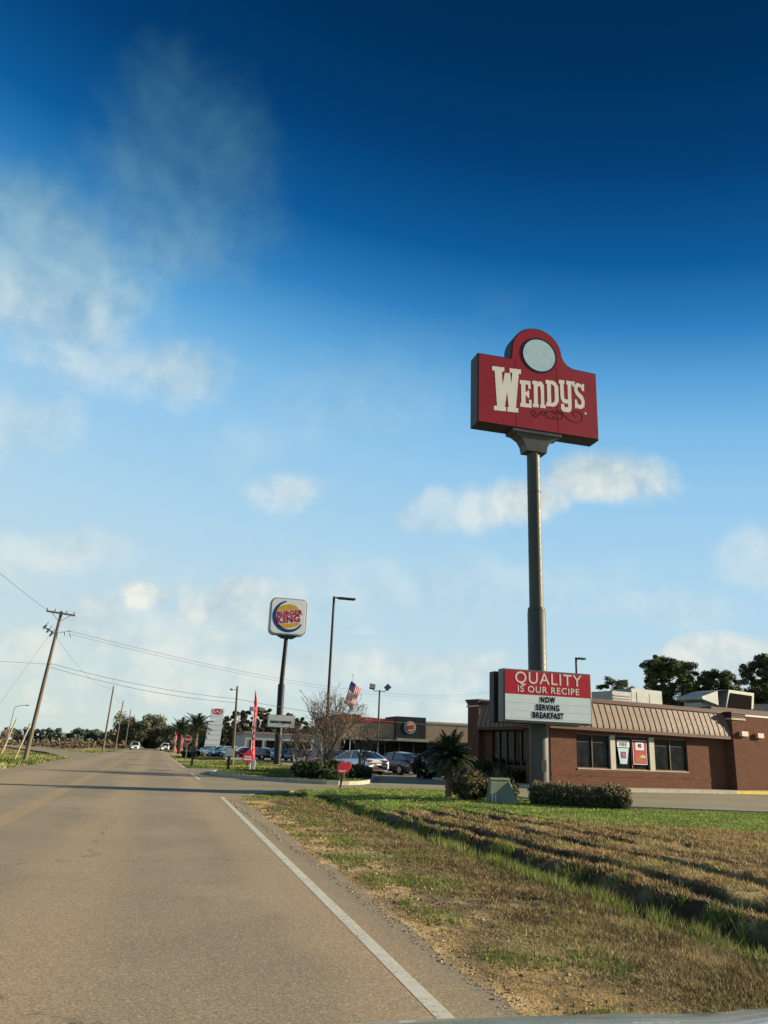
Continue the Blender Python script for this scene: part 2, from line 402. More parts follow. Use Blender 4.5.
# paved lot and drives
def clipped(P, z0, z1): return MB().prism_z(P, z0, z1)
tag(clipped(LOT, -.12, -.002).build('parking_lot', M_LOT), kind='structure')
M_KERB = mat('kerb_concrete', (.36, .34, .29), .9, var=.2, scale=4, bump=.4)
def kerb_ring(P, w=.15, z0=-.05, z1=.135, name='kerb', m=None, closed=True):
    mb = MB(); n = len(P); P = [Vector(p) for p in P]; inn = []
    cen = sum(P, Vector((0, 0)))/n
    for i, p in enumerate(P):
        a = P[(i-1) % n] if closed or i > 0 else p; b = P[(i+1) % n] if closed or i < n-1 else p
        d = (b-a).normalized(); nn = Vector((-d.y, d.x))
        inn.append(p+nn*w)
    rng_ = range(n if closed else n-1)
    for i in rng_:
        j = (i+1) % n
        mb.hexa([(P[i].x, P[i].y, z0), (P[j].x, P[j].y, z0), (inn[j].x, inn[j].y, z0), (inn[i].x, inn[i].y, z0)],
                [(P[i].x, P[i].y, z1), (P[j].x, P[j].y, z1), (inn[j].x, inn[j].y, z1), (inn[i].x, inn[i].y, z1)])
    return mb.build(name, m or M_KERB)
area = sum(ISL[i][0]*ISL[(i+1) % len(ISL)][1]-ISL[(i+1) % len(ISL)][0]*ISL[i][1] for i in range(len(ISL)))
if area < 0: ISL = ISL[::-1]
tag(kerb_ring(ISL, .16, -.05, .15), kind='structure')
tag(kerb_ring([(60, 22.42), (18.4, 21.82), (13.6, 22.9), (12.72, 25.6), (12.62, 30)], .13, -.05, .06, closed=False), kind='structure')
tag(MB().prism_z([(7.6, 99), (60, 99), (60, 190), (7, 190)], -.08, .0).build('dealer_lot', M_LOT), kind='structure')

# ------------------------------------------------------------------ grasses
def blades(name, n, region, hfun, wfun, cfun, lean=.5, droop=0., mask=None, dens=None):
    x = rng.uniform(region[0], region[1], n)
    u = rng.random(n); y0, y1 = region[2], region[3]
    # denser near the viewer, coarser further off
    y = y0*(y1/y0)**u if dens == 'log' else y0+(y1-y0)*u
    k = np.ones(n, bool)
    if mask is not None: k &= mask(x, y)
    k &= ~((x > ROAD_L) & (x < 2.12)); k &= ~(inpoly(x, y, LOT) & ~inpoly(x, y, ISLS))
    x = x[k]; y = y[k]; n = len(x); z = zg(x, y)
    r = np.hypot(x, y); h = hfun(x, y, r); w = wfun(x, y, r)
    a = rng.uniform(0, 2*PI, n); b = rng.uniform(0, 2*PI, n); L = rng.uniform(0, lean, n)*h
    tx = np.cos(a)*w/2; ty = np.sin(a)*w/2
    P0 = np.stack([x-tx, y-ty, z-.01], 1); P1 = np.stack([x+tx, y+ty, z-.01], 1)
    P2 = np.stack([x+np.cos(b)*L, y+np.sin(b)*L, z+h*(1-droop*rng.random(n))], 1)
    V = np.stack([P0, P1, P2], 1).reshape(-1, 3); Fs = np.arange(3*n).reshape(n, 3)
    c = cfun(x, y); c = c*rng.uniform(.5, 1.5, (n, 1))
    cc = np.repeat(c, 3, 0)
    o = npmesh(name, V, Fs, vcmat('grass_blade', .8, .25, 3, .1), cols=np.clip(cc, 0, .9)); 
    return tag(o, kind='stuff')
def mixc(a, b, p):
    def f(x, y):
        base = gcol(x, y); s = rng.random(len(x))[:, None]
        return np.where(s < p, base*1.1, np.where(s < p+(1-p)*.5, a, b))
    return f
gn = lambda x, y, sc=1.2, o=50.: fbm(x, y, sc, 3, o)
# straw and short weeds on the verge
tag(blades('verge_grass', 260000, (2.2, 5.2, 3.2, 28.5), lambda x, y, r: (.012+.05*sst(2.6, 4.6, x))*rng.uniform(.4, 1.5, len(x)), lambda x, y, r: .003+.0009*r,
    mixc(STRAW*.8, OLIVE*1.0, .6), 1.6, .3, lambda x, y: (gn(x, y) > .46-.22*sst(2.6, 3.9, x)), 'log'), 'short dry grass and straw on the road verge', 'grass')
tag(blades('verge_weeds', 50000, (2.3, 5.2, 3.2, 28.5), lambda x, y, r: .045*rng.uniform(.5, 1.5, len(x)), lambda x, y, r: .004+.0010*r,
    lambda x, y: np.where(rng.random(len(x))[:, None] < .8, GREEN*1.35, OLIVE), .9, .2, lambda x, y: (gn(x, y, 1.5, 90.) > .56), 'log'), 'low green weeds scattered over the sandy verge', 'weeds')
tag(blades('dry_straw', 60000, (2.6, 5.0, 3.2, 20), lambda x, y, r: .028*rng.uniform(.2, 1.3, len(x)), lambda x, y, r: .003+.0008*r,
    lambda x, y: np.where(rng.random(len(x))[:, None] < .7, STRAW*1.15, THATCH*1.3), 7., .5, lambda x, y: gn(x, y, .9, 130.) > .45, 'log'), 'cut straw lying across the verge', 'straw')
tag(blades('ditch_grass', 100000, (4.6, 6.0, 3.6, 27.5), lambda x, y, r: .11*rng.uniform(.5, 1.7, len(x))*(.6+.9*sst(.45, .65, gn(x, y, 1.3, 7.))), lambda x, y, r: .006+.0011*r,
    lambda x, y: np.where(rng.random(len(x))[:, None] < .42, LUSH, np.where(rng.random(len(x))[:, None] < .6, OLIVE*1.4, THATCH)), .8, .1, lambda x, y: gn(x, y, 1.6, 7.)+(rng.random(len(x))-.5)*.10 > .555, 'log'), 'taller green grass growing along the ditch bottom', 'grass')
tag(blades('bank_grass', 330000, (5.65, 16, 4.5, 24), lambda x, y, r: .05*rng.uniform(.3, 1.7, len(x)), lambda x, y, r: .004+.0009*r,
    mixc(RUST*1.2, STRAW*.95, .5), 1.3, .3, lambda x, y: (lawn_edge(x, y) < .6) & (gn(x, y, 2.2, 33.) > .30) & (rng.random(len(x)) > furrow(x, y)*.97) & (x > 5.98+(gn(x, y, 3., 12.)-.5)*.5), 'log'), 'dry rust brown grass on the far bank of the ditch', 'grass')
tag(blades('lawn_grass', 190000, (3.2, 32, 11, 31.9), lambda x, y, r: .035*rng.uniform(.5, 1.5, len(x)), lambda x, y, r: .006+.0012*r,
    lambda x, y: np.where(rng.random(len(x))[:, None] < .45, gcol(x, y)*1.6, np.where(rng.random(len(x))[:, None] < .6, LUSH*1.35, OLIVE*1.9)), .7, .2, lambda x, y: lawn_edge(x, y) > -.5, None), 'mown green lawn in front of the restaurant sign', 'grass')
tag(blades('island_grass', 25000, (2.5, 12.2, 33, 48.2), lambda x, y, r: .05*rng.uniform(.5, 1.5, len(x)), lambda x, y, r: .06+0*r,
    lambda x, y: np.where(rng.random(len(x))[:, None] < .7, GREEN, OLIVE), .7, .2, lambda x, y: inpoly(x, y, ISLS)), 'green grass on the kerbed island between the drives', 'grass')
tag(blades('roadside_grass', 40000, (2.2, 11, 52.6, 110), lambda x, y, r: .09*rng.uniform(.5, 1.5, len(x)), lambda x, y, r: .10+0*r,
    lambda x, y: gcol(x, y)*1.15, .8, .2, None), 'rough grass strip along the right side of the road beyond the drives', 'grass')
tag(blades('left_verge_grass', 60000, (-30, -6.3, 30, 150), lambda x, y, r: .12*rng.uniform(.4, 1.8, len(x)), lambda x, y, r: .10+0*r,
    lambda x, y: gcol(x, y)*1.15, .8, .2, lambda x, y: ~inpoly(x, y, [(-5, 72), (-5, 104), (-9, 112), (-22, 175), (-27, 165), (-12, 104), (-8, 80)]), None), 'rough grass on the left side of the road', 'grass')

def stones(name, n, region, size, cols, label, mask=None):
    x = rng.uniform(region[0], region[1], n)**1; y = region[2]*(region[3]/region[2])**rng.random(n)
    if mask is not None: k = mask(x, y); x = x[k]; y = y[k]; n = len(x)
    z = np.maximum(zg(x, y), np.where(x < 2.1, 0.001, -9)); r = np.hypot(x, y); sz = size*rng.uniform(.3, 1.6, n)**1.5*(.6+.09*r)
    base = np.array([[1, 0, 0], [-.5, .87, 0], [-.5, -.87, 0], [.15, .1, .8], [.6, .7, .3]]); V = []
    a = rng.uniform(0, 6.28, n); ca, sa = np.cos(a)[:, None], np.sin(a)[:, None]; j = base[None]*rng.uniform(.6, 1.3, (n, 5, 3))
    X_ = j[:, :, 0]*ca-j[:, :, 1]*sa; Y_ = j[:, :, 0]*sa+j[:, :, 1]*ca
    V = np.stack([x[:, None]+X_*sz[:, None], y[:, None]+Y_*sz[:, None], z[:, None]+j[:, :, 2]*sz[:, None]*.8], -1).reshape(-1, 3)
    F0 = np.array([[0, 4, 3], [4, 1, 3], [1, 2, 3], [2, 0, 3], [0, 1, 4]]); Fs = (F0[None]+5*np.arange(n)[:, None, None]).reshape(-1, 3)
    c = np.array(cols)[rng.integers(0, len(cols), n)]*rng.uniform(.7, 1.3, (n, 1))
    return tag(npmesh(name, V, Fs, vcmat('stone_grit', .9, 0, 5, .1), cols=np.repeat(np.clip(c, 0, .9), 5, 0)), label, 'gravel', kind='stuff')
stones('gravel', 9000, (1.98, 2.6, 3.4, 23), .006, [SAND, THATCH, (.3, .27, .2)], 'loose grit and sand crumbs along the broken asphalt edge', lambda x, y: rng.random(len(x)) > np.abs(x-2.2)*2.2)
stones('chips', 350, (2.4, 4.8, 3.4, 16), .012, [(.42, .34, .22), (.32, .26, .17)], 'pale chips of bark and shell lying in the verge')
stones('clods', 2500, (2.3, 4.4, 3.4, 20), .011, [SOIL*1.6, THATCH*.8, SAND*.7], 'small clods of earth on the verge')
# ------------------------------------------------------------------ foliage
def leaf_cloud(centres, radii, n_each, size, col, colv=.35, flat=1.0, hollow=.45):
    """random leaf quads in the shells of many small clumps"""
    c = np.repeat(np.asarray(centres, float), n_each, 0); r = np.repeat(np.asarray(radii, float), n_each)
    n = len(c); d = rng.normal(size=(n, 3)); d /= np.linalg.norm(d, axis=1)[:, None]
    rr = r*(hollow+(1-hollow)*rng.random(n)**.6); p = c+d*rr[:, None]*np.array([1, 1, flat])
    a = rng.normal(size=(n, 3)); a /= np.linalg.norm(a, axis=1)[:, None]
    b = np.cross(a, rng.normal(size=(n, 3))); b /= np.linalg.norm(b, axis=1)[:, None]
    s = size*rng.uniform(.5, 1.5, n)[:, None]
    V = np.stack([p-a*s, p-b*s*.5, p+a*s, p+b*s*.5], 1).reshape(-1, 3)
    F_ = np.arange(4*n).reshape(n, 4)
    tone = rng.uniform(1-colv, 1+colv, (len(centres), 1)); tone = np.repeat(tone, n_each, 0)*rng.uniform(.75, 1.25, (n, 1))
    cols = np.repeat(np.clip(np.array(col)*tone, 0, 1), 4, 0)
    return V, F_, cols
def M_LEAF(): return vcmat('leaf_green', .6, .2, 2, .1, spec=.3)
M_BARK = mat('bark', (.11, .085, .06), .95, var=.3, scale=6, bump=.6)
M_PBARK = mat('pine_bark', (.15, .10, .07), .95, var=.3, scale=4, bump=.6)
def pine(name, loc, H, label, spread=.32, n=34, leaf=.26, col=(.075, .095, .035), base=.35, group=None, seed=0, per=95):
    r_ = random.Random(seed); t = thing(name, loc, r_.uniform(0, 6), label, 'tree', group)
    tr = MB(); cs = []; rs = []
    pts = [(r_.uniform(-.15, .15)*k*H/14, r_.uniform(-.1, .1)*k*H/14, H*k/5*.97) for k in range(6)]
    tr.tube(pts, [H*.017*(1-.16*k) for k in range(6)], 7)
    for i in range(n):
        f = base+(1-base)*(i+.5)/n; z = H*f
        a = i*2.4+r_.uniform(-.5, .5); env = math.sin(PI*min(1, (1-f)/(1-base)*.86+.14))**.7
        L = H*spread*env*r_.uniform(.45, 1.1)
        k = min(4, int(f/.97*5)); q = f/.97*5-k
        bx = pts[k][0]*(1-q)+pts[min(5, k+1)][0]*q; by = pts[k][1]*(1-q)+pts[min(5, k+1)][1]*q
        e = (bx+math.cos(a)*L, by+math.sin(a)*L, z+L*r_.uniform(.1, .5))
        tr.tube([(bx, by, z*.97), ((bx+e[0])/2, (by+e[1])/2, z+L*.05), e], [H*.005, H*.003, H*.0015], 4)
        for j in range(3):
            w = r_.uniform(.55, 1.05); cs.append((bx+(e[0]-bx)*w+r_.uniform(-.03, .03)*H, by+(e[1]-by)*w+r_.uniform(-.03, .03)*H, z+(e[2]-z)*w+r_.uniform(-.01, .03)*H)); rs.append(H*r_.uniform(.02, .06))
    tr.build('trunk', M_PBARK, t)
    V, F_, c = leaf_cloud(cs, rs, per, leaf, col, .35, .7, .2)
    npmesh('crown', V, F_, M_LEAF(), t, c)
    return t
pine('pine_tree', (66.9, 95, 0), 14.4, 'tall broad pine behind the restaurant roof left of the air handler', .30, 130, .135, seed=3, base=.2, per=230)
pine('pine_tree', (77.2, 100, 0), 13.8, 'pine behind the restaurant roof, directly over the slanted kitchen hood', .30, 120, .135, seed=8, base=.2, per=230)
pine('pine_tree', (81.2, 92, 0), 15.6, 'tall dark pine at the right edge of the view behind the restaurant', .30, 120, .135, seed=12, base=.2, per=230)
pine('pine_tree', (73.8, 120, 0), 14.2, 'smaller distant pine just right of the tall sign pole', .26, 50, .15, seed=5, base=.3, per=120)
for i, (x, y, h) in enumerate([(24.6, 200, 10.2), (21.8, 205, 8.6), (19.2, 198, 9.4), (28, 210, 8.8), (31.5, 200, 9.3), (35, 205, 8.6), (17, 215, 8.4), (39, 190, 8.2)]):
    pine('pine_tree', (x, y, 0), h, ['pine behind the dealership tower, first on its right', 'bushy tree behind the dealership row, second right of the tower', 'slender tree behind the parked dealership cars', 'pine showing left of the tall feather flag', 'pine behind the tall feather flag', 'tree behind the twin floodlight pole', 'tree half hidden by the white dealership tower', 'tree behind the burger sign pole'][i], .30, 26, .30, col=(.085, .08, .045), base=.15, group='trees behind the dealership', seed=20+i, per=120)

def mass(name, pts, label, cat, col, leaf, n_each, hv=.4):
    cs = []; rs = []
    for (x, y, h, w) in pts:
        for k in range(int(6+h)):
            cs.append((x+random.gauss(0, w*.35), y+random.gauss(0, w*.35), random.uniform(.1, .88)*h)); rs.append(min(h*.24, w*.5)*random.uniform(.6, 1.1))
    V, F_, c = leaf_cloud(cs, rs, n_each, leaf, col, .28, 1, .1)
    return tag(npmesh(name, V, F_, M_LEAF(), None, c), label, cat, kind='stuff')
# far wood at the end of the road, dark line on the left, rusty scrub on the left; wood and scrub lightened for haze
mass('far_woods', [(-9+i*1.55+random.uniform(-1, 1), 262+random.uniform(0, 14), (9.6 if i < 8 else 7.2)*random.uniform(.85, 1.12), 4.5) for i in range(17)], 'dark wood where the road vanishes', 'woods', (.135, .14, .085), .36, 190)
mass('far_woods', [(-62+i*2.9+random.uniform(-1, 1), 400+random.uniform(0, 20), random.uniform(4.6, 7.4), 6) for i in range(17)], 'distant dark treeline left of the road', 'woods', (.10, .125, .09), .7, 80)
mass('far_woods', [(-22+i*3.2, 520+random.uniform(0, 20), random.uniform(7, 11), 7) for i in range(12)], 'faint far treeline beyond the small utility poles', 'woods', (.10, .10, .07), .9, 35)
mass('dry_scrub', [(-yq*random.uniform(.165, .36), yq, random.uniform(1.6, 3.4), 3.2) for yq in [random.uniform(130, 230) for i in range(80)]]+[(-yq*random.uniform(.07, .165), yq, random.uniform(.4, 1.1), 2.6) for yq in [random.uniform(170, 240) for i in range(60)]], 'rusty brown dry scrub field at the left edge', 'scrub', (.25, .19, .13), .22, 60)
mass('dry_scrub', [(-8.5-random.random()*22, random.uniform(240, 330), random.uniform(.8, 2.2), 3) for i in range(70)], 'pale dry scrub along the left side of the road', 'scrub', (.27, .215, .13), .28, 50)
mass('far_woods', [(14+i*3.6, 236+random.uniform(-5, 5), random.uniform(6.5, 8.6), 4.5) for i in range(11)], 'olive treeline behind the dealership building', 'woods', (.12, .125, .075), .4, 120)
mass('far_woods', [(48+i*6, 260+random.uniform(-10, 10), random.uniform(8, 11), 7) for i in range(28)], 'dark woods behind the buildings on the right', 'woods', (.05, .06, .03), .6, 40)

def shrub(name, loc, size, label, col, tip, n=260, leaf=.035, cat='shrub', rz=0., seed=1, boxy=False, group=None):
    """clipped shrub: leafy shell over a dark twiggy core"""
    t = thing(name, loc, rz, label, cat, group); r_ = np.random.default_rng(seed)
    sx, sy, sz = size
    cs = []
    while len(cs) < n:
        p = r_.uniform(-1, 1, 3); q = np.abs(p)**(4 if boxy else 2.4)
        s = q[0]+q[1]+q[2]
        if s < 1 and s > .35: cs.append((p[0]*sx/2, p[1]*sy/2, (p[2]*.5+.5)*sz))
    cs = np.array(cs); cs += r_.normal(0, .03, cs.shape); cs[:, 2] = np.clip(cs[:, 2], .05, 9)
    V, F_, c = leaf_cloud(cs, [.10]*len(cs), 44, leaf, col, .3, 1, .2)
    # sunlit tops painted in: upper leaves take the paler tip colour
    h = np.repeat(V.reshape(-1, 4, 3)[:, :, 2].mean(1), 4)/sz
    tipm = (r_.random(len(V)//4) < .45).repeat(4) & (h > .55)
    c = np.where(tipm[:, None], np.array(tip)*r_.uniform(.7, 1.2, (len(V)//4, 1)).repeat(4, 0), c)
    npmesh('foliage', V, F_, M_LEAF(), t, c)
    tw = MB()
    for k in range(14):
        a = r_.uniform(0, 6.28); l = r_.uniform(.3, .7)
        tw.tube([(0.25*sx*math.cos(a)*.3, .25*sy*math.sin(a)*.3, 0), (sx*.42*math.cos(a)*l, sy*.42*math.sin(a)*l, sz*.8)], [.014, .005], 4)
    tw.build('stems', M_BARK, t)
    return t
TIP = (.36, .27, .15); HG = (.075, .085, .035)
shrub('hedge', (11.95, 23.25, 0), (1.35, .85, .60), 'left length of the low clipped hedge at the foot of the tall sign pole', HG, TIP, 420, .03, 'hedge', rad(-38), 2, True)
shrub('hedge', (12.78, 22.68, 0), (.85, .8, .54), 'right length of the low clipped hedge, beside the tan rounded shrub', HG, TIP, 340, .03, 'hedge', rad(-38), 3, True)
shrub('round_shrub', (13.38, 22.2, 0), (.95, .9, .64), 'rounded tan-tipped shrub at the right end of the low hedge', HG, TIP, 260, .03, seed=4)
shrub('round_shrub', (10.0, 25.2, 0), (1.2, 1.1, .92), 'rounded tan shrub between the palm and the green utility box', HG, TIP, 300, .03, seed=5)
shrub('round_shrub', (11.15, 24.9, 0), (.6, .6, .66), 'small shrub tucked behind the right side of the green utility box', HG, TIP, 120, .03, seed=6)
for i, (x, y, sx, h, lb) in enumerate([(17.0, 44.2, 2.4, 1.25, 'dark clipped shrub under the glazed restaurant front, behind the palm'), (17.7, 42.2, 2.2, 1.1, 'dark shrub at the restaurant front between palm and sign pole'), (15.8, 46.2, 2.2, 1.5, 'dark shrub left of the restaurant entrance pier'), (18.2, 40.2, 1.6, .8, 'low dark shrub nearest the sign pole at the restaurant front')]):
    shrub('foundation_shrub', (x, y, 0), (sx, 1.5, h), lb, (.035, .055, .02), (.07, .09, .03), 220, .06, seed=30+i)
for i, (x, y, sx, h, lb) in enumerate([(6.7, 35.9, 1.5, .75, 'dark evergreen shrub left of the bare tree trunks on the island'), (7.7, 36.9, 1.5, .85, 'dark evergreen shrub at the foot of the bare tree'), (8.7, 37.6, 1.2, .7, 'olive shrub right of the bare tree on the island'), (9.7, 39.0, 1.2, .6, 'spiky olive shrub in front of the silver car'), (7.6, 35.1, .8, .4, 'small pale green shrub under the bare tree')]):
    shrub('island_shrub', (x, y, .1), (sx, 1.3, h), lb, (.04, .06, .02) if i != 4 else (.12, .15, .06), (.10, .11, .04), 170, .05, seed=40+i)
for i, (x, y) in enumerate([(28, 96), (24.5, 97), (18.8, 96), (21.5, 97.5), (4.5, 104)]):
    shrub('lot_shrub', (x, y, 0), (2.4, 1.5, .8), ['low shrub at the dealership edge behind the bare trees', 'low shrub at the dealership edge left of the bare trees', 'low shrub right of the tall feather flag', 'low shrub beside the burger sign pole', 'dark low shrub behind the stop sign'][i], (.06, .075, .03), (.13, .12, .05), 130, .10, seed=50+i)

def frond(mb, base, az, el, L, drop, nl=22, wl=.3, w=.025):
    """one feather frond, arching midrib with leaflets on both sides"""
    p = Vector(base); d = Vector((math.cos(az)*math.cos(el), math.sin(az)*math.cos(el), math.sin(el)))
    pts = [p.copy()]; st = L/nl; side = Vector((-math.sin(az), math.cos(az), 0))
    for k in range(nl):
        p = p+d*st; pts.append(p.copy()); d.z -= drop*st*(.4+1.2*k/nl); d.normalize()
    mb.tube(pts[::3]+[pts[-1]], .012 if L < 2 else .03, 3)
    for k in range(3, nl+1):
        q = pts[k]; f = k/nl; ll = wl*math.sin(PI*(.12+.84*f))**.7; t = (pts[k]-pts[k-1]).normalized()
        for s in (-1, 1):
            for jj in (0, .5):
                tip = q+side*s*ll*random.uniform(.75, 1.05)+t*ll*.75+Vector((0, 0, -ll*random.uniform(.05, .45)))
                b0 = q-t*st*jj; mb.add([b0-t*w, b0+t*w, tip], [(0, 1, 2)])
def palm(name, loc, trunkH, rT, L, nf, label, wl=.3, w=.025, group=None, drop=.75, nl=22, matf=None):
    t = thing(name, loc, 0, label, 'palm tree', group)
    tr = MB(); pts = []; rs = []
    for k in range(int(trunkH/.08)+1):
        pts.append((.0, 0, k*.08)); rs.append(rT*(1.0 if k % 2 else 1.18)*(1.2-.2*k/(trunkH/.08)))
    tr.tube(pts, rs, 9)
    for k in range(26):
        a = k*2.4; z = trunkH*(.35+.65*k/26); tr.tube([(math.cos(a)*rT*.8, math.sin(a)*rT*.8, z), (math.cos(a)*rT*1.7, math.sin(a)*rT*1.7, z+rT*1.1)], [rT*.22, rT*.1], 4)
    tr.build('trunk', mat('palm_trunk', (.13, .10, .07), .95, var=.3, scale=8, bump=.5), t)
    cr = MB()
    for i in range(nf):
        f = i/nf; frond(cr, (0, 0, trunkH), i*2.39996, rad(78-95*f+random.uniform(-8, 8)), L*random.uniform(.85, 1.1), drop*random.uniform(.8, 1.2), nl, wl, w)
    cr.build('crown', matf or mat('palm_frond', (.038, .056, .022), .55, var=.3, scale=5, spec=.4), t)
    return t
palm('palm_tree', (9.75, 26.4, 0), 1.22, .13, .98, 90, 'small dark feathery palm on the lawn left of the green utility box', .24, .014, drop=1.5, nl=30)
palm('palm_tree', (6.2, 130, 0), 4.0, .3, 2.9, 30, 'taller palm beyond the stop sign, just left of the white tower', .75, .08, 'distant palms beyond the stop sign', .45, 14)
palm('palm_tree', (4.1, 134, 0), 3.4, .28, 2.4, 26, 'shorter palm behind the stop sign, left of the taller palm', .7, .08, 'distant palms beyond the stop sign', .45, 14)
# spiky clump at the restaurant front
sp = thing('yucca_plant', (16.3, 37.6, 0), 0, 'pale spiky grass clump by the restaurant wall left of the sign pole', 'plant'); b_ = MB()
for i in range(150):
    a = random.uniform(0, 6.28); el = random.uniform(.25, 1.5); L = random.uniform(.6, 1.1); p = [Vector((0, 0, 0))]; d = Vector((math.cos(a)*math.cos(el), math.sin(a)*math.cos(el), math.sin(el)))
    for k in range(5): p.append(p[-1]+d*L/5); d.z -= .16; d.normalize()
    s_ = Vector((-math.sin(a), math.cos(a), 0)); vs = []
    for k, q in enumerate(p): ww = .02*(1-k/5.2); vs += [q-s_*ww, q+s_*ww]
    b_.add(vs, [(2*k, 2*k+1, 2*k+3, 2*k+2) for k in range(5)])
b_.build('leaves', mat('yucca_leaf', (.15, .16, .06), .6, var=.3, scale=6), sp)

# bare multi-stemmed tree on the island
def bare_tree(name, loc, H, label, stems=6, seed=5, spread=.55, tn=(.30, .24, .17), depth=5, kids=3):
    r_ = random.Random(seed); t = thing(name, loc, 0, label, 'tree'); tk = MB(); tw = MB(); tips = []
    def grow(p, d, L, r, k):
        pts = [p]; n = 3
        for i in range(n):
            d = (d+Vector((r_.gauss(0, .13), r_.gauss(0, .13), r_.gauss(.02, .08)))).normalized(); pts.append(pts[-1]+d*L/n)
        (tk if k < 1 else tw).tube(pts, [r*(1-.3*i/n) for i in range(n+1)], 6 if k < 1 else 3, k < 1)
        if k >= depth: tips.extend(pts[1:]); return
        for j in range(kids if k else 3):
            q = pts[-1] if j < 2 else pts[r_.choice((1, 2))]
            nd = (d+Vector((r_.gauss(0, spread), r_.gauss(0, spread), r_.gauss(.12, .25)))).normalized()
            grow(q, nd, L*r_.uniform(.6, .8), r*.58, k+1)
    for i in range(stems):
        a = i*6.28/stems+r_.uniform(-.3, .3)
        grow(Vector((math.cos(a)*.12, math.sin(a)*.12, 0)), Vector((math.cos(a)*.2, math.sin(a)*.2, 1)).normalized(), H*.36, .055, 0)
    tk.build('trunk', mat('crepe_bark', tn, .8, var=.2, scale=5), t)
    c = tw.build('crown', mat('twig_brown', (.165, .135, .105), .9, var=.3, scale=4), t)
    tp = np.array([tuple(q) for q in tips]); tp = tp[rng.random(len(tp)) < .45]
    V, F_, cc = leaf_cloud(tp, [.04]*len(tp), 2, .028, (.16, .09, .05), .4)
    tag(npmesh('seed_heads', V, F_, M_LEAF(), c, cc), kind='stuff')
    return t
bare_tree('crepe_myrtle', (8.2, 39.2, .1), 3.9, 'bare winter tree with pale branching trunks on the island by the lamp post', 8, 5, .40)
bare_tree('crepe_myrtle', (6.5, 38.0, .1), 2.7, 'smaller leafless brown shrub-tree left of the pale trunks on the island', 4, 9, .5, (.2, .15, .1), 4)
bare_tree('crepe_myrtle', (10.6, 42.4, .1), 2.9, 'leafless brown tree right of the pale trunks, in front of the burger restaurant', 4, 14, .5, (.22, .16, .11), 4)

# ------------------------------------------------------------------ rasterised lettering (overlap-free)
def raster(prims, x0, x1, z0, z1, res):
    nx_ = int((x1-x0)/res); nz = int((z1-z0)/res)
    gx, gz = np.meshgrid(x0+(np.arange(nx_)+.5)*res, z0+(np.arange(nz)+.5)*res); M = np.zeros(gx.shape, bool)
    for p in prims:
        k = p[0]
        if k == 'b': q = (gx >= p[1]) & (gx <= p[3]) & (gz >= p[2]) & (gz <= p[4])
        elif k == 's':
            q = np.zeros(gx.shape, bool); w = p[2]/2
            for (ax, az), (bx, bz) in zip(p[1][:-1], p[1][1:]):
                dx, dz = bx-ax, bz-az; L = dx*dx+dz*dz+1e-12
                t = np.clip(((gx-ax)*dx+(gz-az)*dz)/L, 0, 1); q |= (gx-ax-t*dx)**2+(gz-az-t*dz)**2 <= w*w
        elif k == 'p': q = inpoly(gx, gz, p[1])
        elif k == 'f': q = p[1](gx, gz)
        if p[-1] == 'cut': M &= ~q
        else: M |= q
    V = []; Fs = []
    for j in range(nz):
        row = M[j]; d = np.diff(np.concatenate([[0], row.astype(np.int8), [0]])); a = np.where(d == 1)[0]; b = np.where(d == -1)[0]
        for s, e in zip(a, b):
            k = len(V); X0 = x0+s*res; X1 = x0+e*res; Z0 = z0+j*res; V += [(X0, 0, Z0), (X1, 0, Z0), (X1, 0, Z0+res), (X0, 0, Z0+res)]; Fs.append((k, k+1, k+2, k+3))
    return V, Fs
def arc(cx, cz, rx, rz, a0, a1, n=14): return [(cx+rx*math.cos(rad(a0+(a1-a0)*i/n)), cz+rz*math.sin(rad(a0+(a1-a0)*i/n))) for i in range(n+1)]

# ------------------------------------------------------------------ the tall restaurant sign
M_POLE = mat('sign_pole_grey', (.075, .078, .068), .5, .1, var=.18, scale=1.2, streak=True)
M_SIGNFR = mat('sign_dark_frame', (.035, .035, .036), .5, var=.2)
M_RED = mat('sign_red', (.285, .011, .024), .5, var=.08, scale=.9, coat=.0, spec=.25)
M_CREAM = mat('sign_cream', (.78, .74, .64), .5, var=.05, scale=2)
PX, PY = 12.33, 24.95
SG = thing('restaurant_pylon_sign', (PX, PY, 0), 0, 'tall grey pole sign with a red lettered top panel above a message board', 'sign')
SG['label'] = 'tall grey pole sign with a red lettered top panel above a message board'
mb = MB(); mb.tube([(0, 0, 0), (0, 0, 6.22), (0, 0, 6.26)], [.315, .315, .29], 32); mb.build('lower_pole', M_POLE, SG)
mb = MB(); mb.tube([(0, 0, 6.27), (-.02, 0, 12.3)], [.245, .235], 32); mb.tube([(0, 0, 6.262), (0, 0, 6.36)], [.30, .30], 24); mb.build('upper_pole', M_POLE, SG)
SW = 4.92; zb, zt = 12.90, 15.70; cx = -.05      # panel centre offset
x0s, x1s = .08-SW/2, .08+SW/2
def outline(g=0.):
    P = [(x0s+g, zb+g), (x1s-g, zb+g), (x1s-g, zt-.02-g)]
    ac = x0s+SW*.492; az = zt+.42; R = 1.05-g
    P += [(ac+1.52, zt+.02-g), (ac+1.28, zt+.12-g), (ac+1.12-g*.6, zt+.30-g*.5)]
    P += [(ac+R*math.cos(rad(a)), az+R*math.sin(rad(a))) for a in np.linspace(3, 177, 26)]
    P += [(ac-1.06+g, zt+.28-g*.5), (ac-1.10+g, zt+.02-g), (x0s+g, zt-g)]
    return P, ac, az
Pout, AC, AZ = outline(); yf = -.34
mb = MB(); mb.prism_y(Pout, yf, .34); cab = mb.build('sign_cabinet', M_SIGNFR, SG, .012)
Pin, _, _ = outline(.045)
